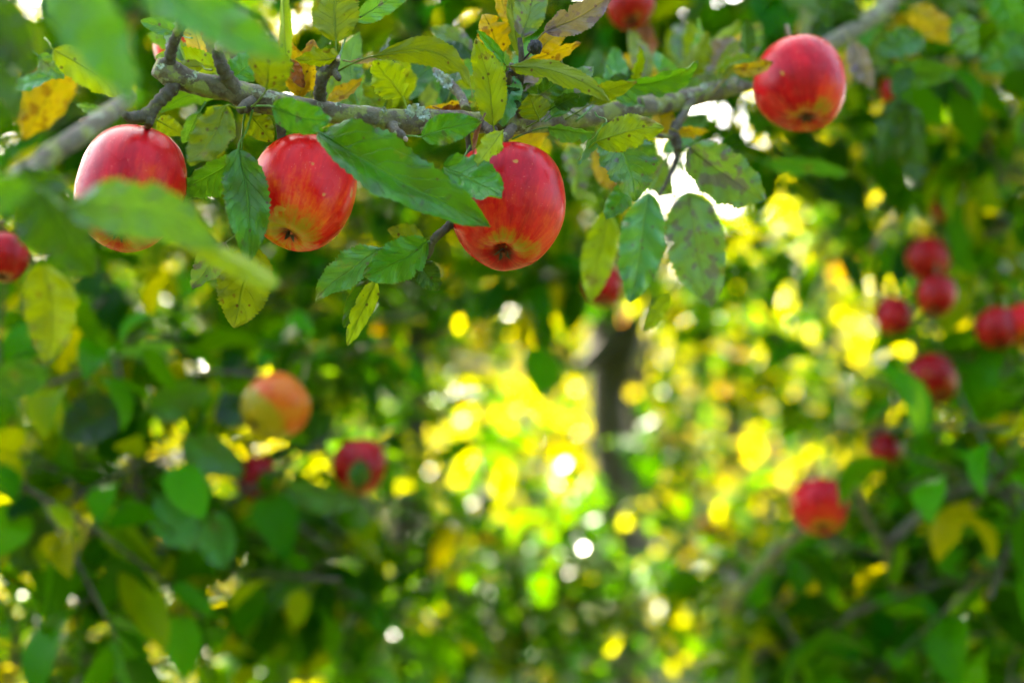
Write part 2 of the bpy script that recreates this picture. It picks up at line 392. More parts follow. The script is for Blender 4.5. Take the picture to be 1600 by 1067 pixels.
def hero_leaf(parent, base, tip, wpx, kind='G', roll=0.0, fold=14.0, bend=0.0, sweep=0.0, twist=0.0, curl=0.0,
              stem=None, wave=0.055, serr=0.065, nl=44, nw=5, bite=None):
    """base, tip: (px, py, depth). roll 0 shows the upper face, 180 the lower one"""
    b = P(*base); t = P(*tip); d = 0.5 * (base[2] + tip[2])
    ax = t - b; L = ax.length; ya = ax / L
    wd = wpx * d / FPX
    view = (CAM_POS - (b + t) / 2).normalized()
    z = (view - ya * view.dot(ya)).normalized()
    z = Quaternion(ya, R(roll)) @ z
    xa = ya.cross(z)
    sd = rng.random() * 100
    curl += rng.uniform(-.10, .10); twist += rng.uniform(-22, 22); bend += rng.uniform(-.05, .05)
    if bite is None and rng.random() < 0.45:
        bite = (rng.choice((-1, 1)), [(rng.uniform(.25, .9), rng.uniform(.02, .05), rng.uniform(.1, .45)) for _ in range(rng.choice((1, 1, 2)))])
    V, UV, F = [], [], []
    cols = 2 * nw + 1
    for i in range(nl + 1):
        tt = i / nl
        f = blade_profile(min(max(tt, 0.004), 0.998))
        my = L * tt
        mz = bend * L * 4 * tt * (1 - tt) + 0.012 * L * noise.noise(Vector((sd, tt * 3, 0)))
        mx = sweep * L * 4 * tt * (1 - tt) + 0.02 * L * noise.noise(Vector((0, sd, tt * 2.5)))
        if curl:  # the tip rolls over
            k = max(0.0, tt - 0.55) / 0.45
            mz += curl * L * k * k; my -= abs(curl) * 0.5 * L * k * k
        for j in range(cols):
            s = (j - nw) / nw
            a = abs(s)
            sg = 1 if s >= 0 else -1
            w = 0.5 * wd * f * (1 + 0.07 * noise.noise(Vector((sd + 9 * sg, tt * 4, 1))))
            if j in (0, cols - 1):
                w *= 1 + serr * (1.0 if i % 2 else -0.8) * (0.1 + 1.3 * noise.random())
            if bite and sg == bite[0]:
                for (c, wdt, dep) in bite[1]:
                    w *= 1 - dep * math.exp(-((tt - c) / wdt) ** 2)
            x = s * w
            fa = R(fold) * (1 + 0.5 * noise.noise(Vector((sd * 2, tt * 2, sg * 3))))
            zz = a * w * math.sin(fa) + wave * wd * math.sin(2 * math.pi * (tt * 4.5 - a * 0.55) + sg + sd) * a ** 1.3
            zz += 0.13 * wd * noise.noise(Vector((sd + s * 1.7, tt * 4.2, sd))) * (0.3 + a)
            zz -= 0.010 * wd * math.cos(2 * math.pi * (tt * 9 - a ** 1.25 * 2.6)) * a * (1 - a) * 3
            x *= math.cos(fa)
            if twist:
                an = R(twist) * tt
                x, zz = x * math.cos(an) - zz * math.sin(an), x * math.sin(an) + zz * math.cos(an)
            V.append(Vector((x + mx, my, zz + mz))); UV.append((0.5 + 0.5 * s, tt))
    for i in range(nl):
        for j in range(cols - 1):
            a = i * cols + j
            F.append((a, a + 1, a + cols + 1, a + cols))
    M = Matrix((xa, ya, z)).transposed().to_4x4(); M.translation = b
    # petiole, grown from the blade's base to where it is held
    Mi = M.inverted()
    if stem is None:
        e = Vector((rng.uniform(-.25, .25) * L * 0.3, -L * 0.28, -0.08 * L)); e2 = e * 0.5 + Vector((0, 0, -0.01 * L))
    else:
        e = Mi @ P(*stem); e2 = e * 0.5 + Vector((0, 0, -0.10 * e.length))
    rp = max(0.00055, 0.013 * wd)
    tv, tf = tube_data([e, e2, Vector((0, 0, -rp * 0.4)), Vector((0, L * 0.35, bend * L * 0.9 - rp * 0.8)) + Vector((sweep * L * 0.9, 0, 0)),], [rp * 1.3, rp, rp, rp * 0.35], segs=6, sub=5)
    o0 = len(V)
    V += tv; UV += [(0.5, 0.5)] * len(tv); F += [tuple(q + o0 for q in f) for f in tf]
    me = mesh_from('leaf', V, F)
    ul = me.uv_layers.new(name='UVMap')
    idx = np.empty(len(me.loops), dtype=np.int32); me.loops.foreach_get('vertex_index', idx)
    ul.data.foreach_set('uv', np.array(UV, dtype=np.float32)[idx].ravel())
    o = link('leaf', me, LEAF[kind]); o.matrix_world = M
    adopt(o, parent)
    return o

# ------------------------------------------------------------------ leaves by the hundred
def simple_leaf(seed, nl=5, fold=16, bend=0.10, curl=0.12):
    r = random.Random(seed)
    V, F, UV = [], [], []
    fold = R(fold + r.uniform(-8, 18)); bend = bend * r.uniform(-0.5, 1.6); tw = r.uniform(-0.6, 0.6)
    for i in range(nl + 1):
        t = i / nl
        f = 0.30 * blade_profile(min(max(t, 0.05), 0.985)) * r.uniform(0.92, 1.08)
        mz = bend * 4 * t * (1 - t) - curl * t * t
        for s in (-1, 0, 1):
            x = s * f * math.cos(fold); z = abs(s) * f * math.sin(fold) + (0.03 * r.uniform(-1, 1) if s else 0)
            a = tw * t
            V.append((x * math.cos(a) - z * math.sin(a), t, mz + x * math.sin(a) + z * math.cos(a)))
    for i in range(nl):
        for j in range(2):
            a = i * 3 + j
            F += [(a, a + 1, a + 4), (a, a + 4, a + 3)]
    # petiole: a slim three-sided stalk
    o = len(V)
    for yy in (-0.32, 0.05):
        for k in range(3):
            an = 2.1 * k
            V.append((0.013 * math.cos(an), yy, 0.013 * math.sin(an) - 0.008))
    for k in range(3):
        a = o + k; b = o + (k + 1) % 3
        F += [(a, b, b + 3), (a, b + 3, a + 3)]
    return np.array(V, dtype=np.float64), np.array(F, dtype=np.int32)
SIMPLE = [simple_leaf(s) for s in range(7)]
SIMPLE_FAR = [simple_leaf(s + 20, nl=3) for s in range(5)]

def leaf_frames(C, size, droop=0.45, up=0.55, n_seed=None):
    """random leaf orientations: blades hang outwards and down, upper faces to the sky. C: (n,3) centres -> (n,4,4)"""
    n = len(C)
    ang = nrg.uniform(0, 2 * math.pi, n)
    y = np.stack([np.cos(ang), np.sin(ang), -droop + nrg.normal(0, 0.45, n)], 1); y /= np.linalg.norm(y, axis=1)[:, None]
    z = np.stack([nrg.normal(0, 0.6, n), nrg.normal(0, 0.6, n) - 0.15, np.full(n, up) + nrg.normal(0, 0.45, n)], 1)
    z -= y * (z * y).sum(1)[:, None]; z /= np.linalg.norm(z, axis=1)[:, None]
    x = np.cross(y, z)
    s = size * nrg.uniform(0.62, 1.3, n)
    sw = s * nrg.uniform(0.85, 1.25, n)
    M = np.zeros((n, 4, 4)); M[:, :3, 0] = x * sw[:, None]; M[:, :3, 1] = y * s[:, None]; M[:, :3, 2] = z * s[:, None]
    M[:, :3, 3] = C; M[:, 3, 3] = 1
    return M

def joined_leaves(name, M, shapes, mat):
    Vs, Fs, off = [], [], 0
    pick = nrg.integers(0, len(shapes), len(M))
    for k, (bv, bf) in enumerate(shapes):
        m = M[pick == k]
        if not len(m): continue
        v = np.einsum('nij,vj->nvi', m[:, :3, :3], bv) + m[:, None, :3, 3]
        f = bf[None] + (np.arange(len(m)) * len(bv))[:, None, None] + off
        Vs.append(v.reshape(-1, 3)); Fs.append(f.reshape(-1, 3)); off += v.shape[0] * v.shape[1]
    V = np.concatenate(Vs); F = np.concatenate(Fs)
    me = bpy.data.meshes.new(name)
    me.vertices.add(len(V)); me.vertices.foreach_set('co', V.ravel())
    me.loops.add(F.size); me.loops.foreach_set('vertex_index', F.ravel().astype(np.int32))
    me.polygons.add(len(F)); me.polygons.foreach_set('loop_start', np.arange(0, F.size, 3, dtype=np.int32))
    me.update(calc_edges=True); me.validate()
    me.polygons.foreach_set('use_smooth', [True] * len(F))
    me.materials.append(mat)
    o = bpy.data.objects.new(name, me); COL.objects.link(o)
    return o

_shared = {}
def shared_leaf(k, mat):
    key = (k, mat.name)
    if key not in _shared:
        bv, bf = SIMPLE[k]
        me = bpy.data.meshes.new('leaf'); me.from_pydata(bv.tolist(), [], bf.tolist()); me.update()
        me.polygons.foreach_set('use_smooth', [True] * len(me.polygons)); me.materials.append(mat)
        _shared[key] = me
    return _shared[key]

def project(C):
    rel = C - np.array(CAM_POS)
    d = rel @ np.array(FWD); d = np.maximum(d, 1e-3)
    return 800 + (rel @ np.array(RGT)) / d * FPX, 533.5 - (rel @ np.array(UPV)) / d * FPX, d

def put_leaves(tree, M, mat, n_single, far=False, stuff_name='foliage'):
    """the n_single leaves that show largest become parts of their own, the rest one mass"""
    px, py, d = project(M[:, :3, 3])
    inside = (px > -40) & (px < 1640) & (py > -40) & (py < 1107) & (d > 0.2)
    size = np.linalg.norm(M[:, :3, 1], axis=1) / d * inside
    order = np.argsort(-size)
    single = [i for i in order[:n_single] if size[i] > 0]
    for i in single:
        o = bpy.data.objects.new('leaf', shared_leaf(int(nrg.integers(0, len(SIMPLE))), mat)); COL.objects.link(o)
        o.parent = tree
        o.matrix_basis = Matrix.Translation(-tree.location) @ Matrix(M[i].tolist())
    rest = np.ones(len(M), bool); rest[single] = False
    if rest.any():
        f = joined_leaves(stuff_name, M[rest], SIMPLE_FAR if far else SIMPLE, mat)
        adopt(f, tree); f['kind'] = 'stuff'

def box_cloud(specs, mult=1.0):
    """specs: (px, py, depth, half-width px, half-height px, half-depth m, n) -> leaf centres inside ellipsoids at that depth"""
    out = []
    for (px, py, d, hx, hy, hz, n) in specs:
        c = np.array(P(px, py, d)); n = int(n * mult)
        q = nrg.normal(0, 1, (n, 3)); q /= np.linalg.norm(q, axis=1)[:, None]
        q *= nrg.uniform(0, 1, (n, 1)) ** (1 / 2.4)
        ax = np.array(RGT) * hx * d / FPX; ay = np.array(UPV) * hy * d / FPX; az = np.array(FWD) * hz
        out.append(c + q[:, :1] * ax + q[:, 1:2] * ay + q[:, 2:] * az)
    return np.concatenate(out)

def world_cloud(c, r, n, clumps=0, cr=0.35):
    q = nrg.normal(0, 1, (n, 3)); q /= np.linalg.norm(q, axis=1)[:, None]
    q *= nrg.uniform(0, 1, (n, 1)) ** (1 / 2.6)
    p = np.array(c) + q * np.array(r)
    if clumps:
        k = p[nrg.integers(0, n, clumps)]
        w = nrg.integers(0, clumps, n)
        p = k[w] + nrg.normal(0, cr, (n, 3))
    return p

def shoots(tree, specs, mult, size, droop=.35):
    """leafy shoots inside ellipsoids at that depth: a slim twig with leaves set spirally along it"""
    out = []
    for (px, py, d, hx, hy, hz, n) in specs:
        c = P(px, py, d)
        for _ in range(max(2, round(n * mult / 8.5))):
            while True:
                q = Vector((rng.uniform(-1, 1), rng.uniform(-1, 1), rng.uniform(-1, 1)))
                if q.length < 1: break
            p0 = c + RGT * (q.x * hx * d / FPX) + UPV * (q.y * hy * d / FPX) + FWD * (q.z * hz)
            dr = Vector((rng.gauss(0, 1), rng.gauss(0, .8), rng.gauss(.1, .7))).normalized()
            L = rng.uniform(.16, .34); bendv = Vector((rng.gauss(0, .25), rng.gauss(0, .25), rng.gauss(-.1, .25)))
            pts = [p0 + dr * (L * t) + bendv * (L * t * t) - (dr * .5 + bendv * .25) * L for t in (0, .33, .66, 1.0)]
            V, F = tube_data(pts, [.0032, .0026, .002, .0012], segs=5, sub=2, cap=False)
            adopt(link('twig', mesh_from('twig', V, F), M_TWIG), tree)
            m = rng.randint(7, 11); ph = rng.uniform(0, 6.28)
            for k in range(m):
                t = .12 + .88 * k / (m - 1)
                b = p0 + dr * (L * t) + bendv * (L * t * t) - (dr * .5 + bendv * .25) * L
                tg = (dr + bendv * 2 * t).normalized(); o1 = tg.orthogonal().normalized(); o2 = tg.cross(o1)
                an = ph + 2.4 * k; rad = o1 * math.cos(an) + o2 * math.sin(an)
                y = (tg * (.5 if k < m - 1 else 1.6) + rad * .9 + Vector((rng.gauss(0, .2), rng.gauss(0, .2), -droop + rng.gauss(0, .25)))).normalized()
                z = Vector((rng.gauss(0, .4), rng.gauss(-.1, .4), 1.0)); z = (z - y * z.dot(y)).normalized()
                x = y.cross(z); s_ = size * rng.uniform(.6, 1.25) * (1 - .25 * (k == 0)); w_ = s_ * rng.uniform(.9, 1.25)
                o = b + y * (.30 * s_)
                out.append([[x.x * w_, y.x * s_, z.x * s_, o.x], [x.y * w_, y.y * s_, z.y * s_, o.y], [x.z * w_, y.z * s_, z.z * s_, o.z], [0, 0, 0, 1]])
    return np.array(out)

# ================================================================== the setting
def ground_material():
    T = NT('orchard_grass'); co = T.n('ShaderNodeTexCoord').outputs['Object']
    n1 = T.noise(co, 0.8, 5.0); n2 = T.noise(co, 14.0, 5.0, 0.65)
    c = T.mix(T.ramp(n1, 0.35, 0.65), (0.045, 0.085, 0.018), (0.10, 0.12, 0.03))
    c = T.mix(T.ramp(n2, 0.5, 0.7), c, (0.09, 0.06, 0.03))
    return T.end(T.principled(c, 0.95, 0.15, T.bump(n2, 1.0, 0.05)))
def build_ground():
    n = 60; V, F = [], []
    for i in range(n + 1):
        for j in range(n + 1):
            a = (i / n * 2 - 1); b = (j / n * 2 - 1)
            x = 220 * a * abs(a) ** 1.5; y = 220 * b * abs(b) ** 1.5
            V.append(Vector((x, y, 0.05 * noise.noise(Vector((x * 0.4, y * 0.4, 0))))))
    for i in range(n):
        for j in range(n):
            a = i * (n + 1) + j; F.append((a, a + n + 1, a + n + 2, a + 1))
    return tag(link('ground', mesh_from('ground', V, F), ground_material()), kind='structure')
build_ground()

# ------------------------------------------------------------------ trees
def px_r(r, d): return r * d / FPX

def plant_tree(loc, label, trunk, limbs, mat=None, group='orchard trees'):
    """trunk / limbs: lists of (Vector, radius)"""
    t = empty('apple_tree', loc); tag(t, label, 'tree', group)
    tube_part('trunk', [p for p, r in trunk], [r for p, r in trunk], mat or M_TRUNK, t, segs=14, sub=6, rough=0.26, rscale=9.0)
    for l in limbs:
        tube_part('branch', [p for p, r in l], [r for p, r in l], mat or M_TRUNK, t, segs=8, sub=4, rough=0.12, rscale=30.0)
    return t

def v(x, y, z): return Vector((x, y, z))

# tree that bears the branch in front; its trunk stands outside the picture on the right
near = plant_tree(v(1.55, 2.15, 0), 'apple tree whose lichen-covered branch carries the sharp red apples', 
    [(v(1.55, 2.15, -0.1), .09), (v(1.53, 2.13, .6), .075), (v(1.57, 2.1, 1.3), .068), (v(1.5, 2.15, 2.1), .058), (v(1.35, 2.3, 2.9), .045), (v(1.2, 2.5, 3.6), .03)],
    [[(v(1.5, 2.15, 2.2), .035), (v(1.2, 2.45, 2.75), .026), (v(.6, 2.8, 3.1), .018), (v(0, 2.9, 3.3), .010)],
     [(v(1.55, 2.1, 1.2), .03), (v(1.25, 2.0, 1.35), .02), (v(1.0, 1.9, 1.25), .013), (v(.78, 1.85, 1.1), .008)],
     [(v(1.45, 2.2, 2.5), .03), (v(1.3, 2.9, 3.0), .02), (v(.9, 3.6, 3.4), .014), (v(.3, 4.1, 3.6), .008)],
     [(v(1.55, 2.1, 1.0), .028), (v(1.1, 2.2, 1.1), .018), (v(.7, 2.2, .98), .012), (v(.35, 2.3, .95), .006)]])

# the main branch
mb = [(243,104,.895,15),(268,116,.90,20),(300,128,.905,19),(345,138,.91,18),(385,150,.915,20),(425,160,.92,19),(475,170,.925,17),
      (520,177,.93,17),(570,184,.935,18.5),(625,190,.94,19),(680,190,.955,18),(760,192,.975,17),(830,192,1.0,17),(920,182,1.04,15.5),
      (1000,168,1.08,16.5),(1080,153,1.13,15.5),(1150,133,1.18,15),(1210,112,1.24,15),(1290,72,1.34,13),(1370,24,1.48,13.5),(1450,-40,1.66,14),(1700,-150,1.95,16)]
pts = [P(a, b, d) for a, b, d, r in mb] + [v(1.5, 2.15, 2.25)]
branch = tube_part('branch', pts, [px_r(r, d) for a, b, d, r in mb] + [0.03], M_BARK, near, segs=26, sub=9, rough=0.17, rscale=95.0)
branch['label'] = 'grey lichen-covered branch'

def spur(p, mat=M_SPUR, name='spur', rings=0.16, segs=12, sub=6, parent=None, rough=0.14):
    o = tube('spur' if name == 'spur' else name, [P(a, b, d) for a, b, d, r in p], [px_r(r, d) for a, b, d, r in p], mat, None, segs=segs, sub=sub, rough=rough, rscale=240.0, rings=rings)
    return adopt(o, parent or branch)

spur([(258,118,.90,9),(264,98,.895,10),(268,78,.89,8.5),(276,56,.885,8),(287,34,.88,8.5)])
spur([(372,146,.91,11),(356,122,.905,11.5),(345,100,.90,10),(339,82,.90,9),(337,76,.90,5)])
spur([(502,172,.93,9),(500,150,.925,10),(501,132,.92,9),(506,116,.92,11),(520,106,.918,8),(527,94,.916,5)])
spur([(506,118,.92,7),(500,108,.92,7),(497,101,.92,4)])
spur([(522,110,.918,6),(528,121,.912,5),(530,125,.91,3)])
spur([(278,128,.90,10),(262,146,.895,11),(244,164,.893,10),(236,178,.892,9),(232,196,.89,7)])
spur([(240,168,.893,8),(222,182,.89,10),(204,184,.885,9),(194,178,.88,5)])
spur([(395,158,.905,9),(385,166,.90,10),(375,172,.895,7)])
spur([(436,166,.925,9),(438,186,.927,8),(439,204,.928,7.5),(440,220,.93,6)])
spur([(614,196,.93,8),(618,204,.925,6.5),(628,212,.92,7),(633,216,.92,4)], M_BARK)
spur([(728,172,.975,8),(722,154,.985,7),(706,134,1.0,7.5),(690,120,1.01,7.5),(680,108,1.02,5)], M_BARK, rings=.08)
spur([(760,196,.965,10),(768,204,.955,9),(772,214,.95,7)])
spur([(800,200,.98,8),(790,214,.96,8),(778,222,.945,5)])
spur([(730,210,.97,4.5),(735,260,.96,5),(728,305,.95,5.5),(712,340,.94,6),(697,357,.935,6.5),(684,368,.93,7),(675,380,.93,6),(670,394,.93,7),(666,404,.93,4)])
spur([(1080,158,1.12,8),(1068,180,1.10,7),(1053,204,1.09,8),(1057,222,1.085,8.5),(1060,236,1.08,5)])
spur([(1057,226,1.085,5),(1056,250,1.08,4),(1044,280,1.075,3.4),(1030,306,1.07,3)])
spur([(1055,215,1.085,5),(1030,212,1.07,3.5),(1000,205,1.05,2.5),(985,200,1.04,2)])
spur([(815,180,.985,7),(800,150,.97,6),(795,120,.955,5.5),(800,100,.95,5)])
spur([(800,172,.975,6),(812,130,.965,6),(815,95,.955,5),(812,60,.955,4)])
# the branch coming forward on the left, out of focus
left_branch = tube_part('branch', [P(*q[:3]) for q in ((205,150,.78),(178,172,.75),(140,200,.72),(100,228,.70),(60,256,.68),(10,292,.66),(-80,350,.62),(-260,420,.58))],
    [px_r(r, .75) for r in (11,14,15,15,15,16,18,22)], M_BARK, near, segs=16, sub=6, rough=0.14, rscale=80.0)

def flake(px, py, d, r, n=26):
    """a crusty foliose lichen: small lobes fanned round a point"""
    c = P(px, py, d); V, F = [], []
    for k in range(n):
        an = rng.uniform(0, 2 * math.pi); el = rng.uniform(-0.2, 0.9)
        dr = (RGT * math.cos(an) + UPV * math.sin(an) * 0.9 - FWD * el).normalized()
        sd = dr.cross(FWD).normalized(); q = px_r(r, d) * rng.uniform(0.5, 1.1); w = q * rng.uniform(0.12, 0.24)
        b0 = c + dr * q * 0.15; m = c + dr * q * 0.65 - FWD * q * 0.15; e = c + dr * q - FWD * q * rng.uniform(-.1, .25)
        o = len(V); V += [b0 - sd * w * .4, b0 + sd * w * .4, m + sd * w, m - sd * w, e + sd * w * .7, e - sd * w * .7]
        F += [(o, o + 1, o + 2, o + 3), (o + 3, o + 2, o + 4, o + 5)]
    return adopt(link('lichen', mesh_from('lichen', V, F), M_LICHEN), branch)
for a in ((650,176,.925,15),(662,180,.925,12),(640,174,.928,8),(700,131,.995,11),(690,122,1.0,10),(684,116,1.01,8),(306,116,.895,6),(252,104,.885,7),(600,172,.93,5),(530,164,.925,5),(920,168,1.03,6),(1100,136,1.12,7)):
    flake(*a)
# a closed bud on a spur
def bud(px, py, d, lpx, wpx, up=(0.1, 1)):
    b = P(px, py, d); ax = (RGT * up[0] + UPV * up[1]).normalized(); L = px_r(lpx, d); w = px_r(wpx, d)
    return adopt(tube('bud', [b, b + ax * L * .35, b + ax * L * .7, b + ax * L], [w * .6, w, w * .7, w * .08], M_BUD, None, segs=10, sub=4, rough=.2, rscale=300), branch)
bud(339,80,.895,22,7,(0.35,1)); bud(528,96,.912,10,4); bud(632,214,.918,9,4,(.5,-1)); bud(497,103,.92,9,4,(-.5,1))

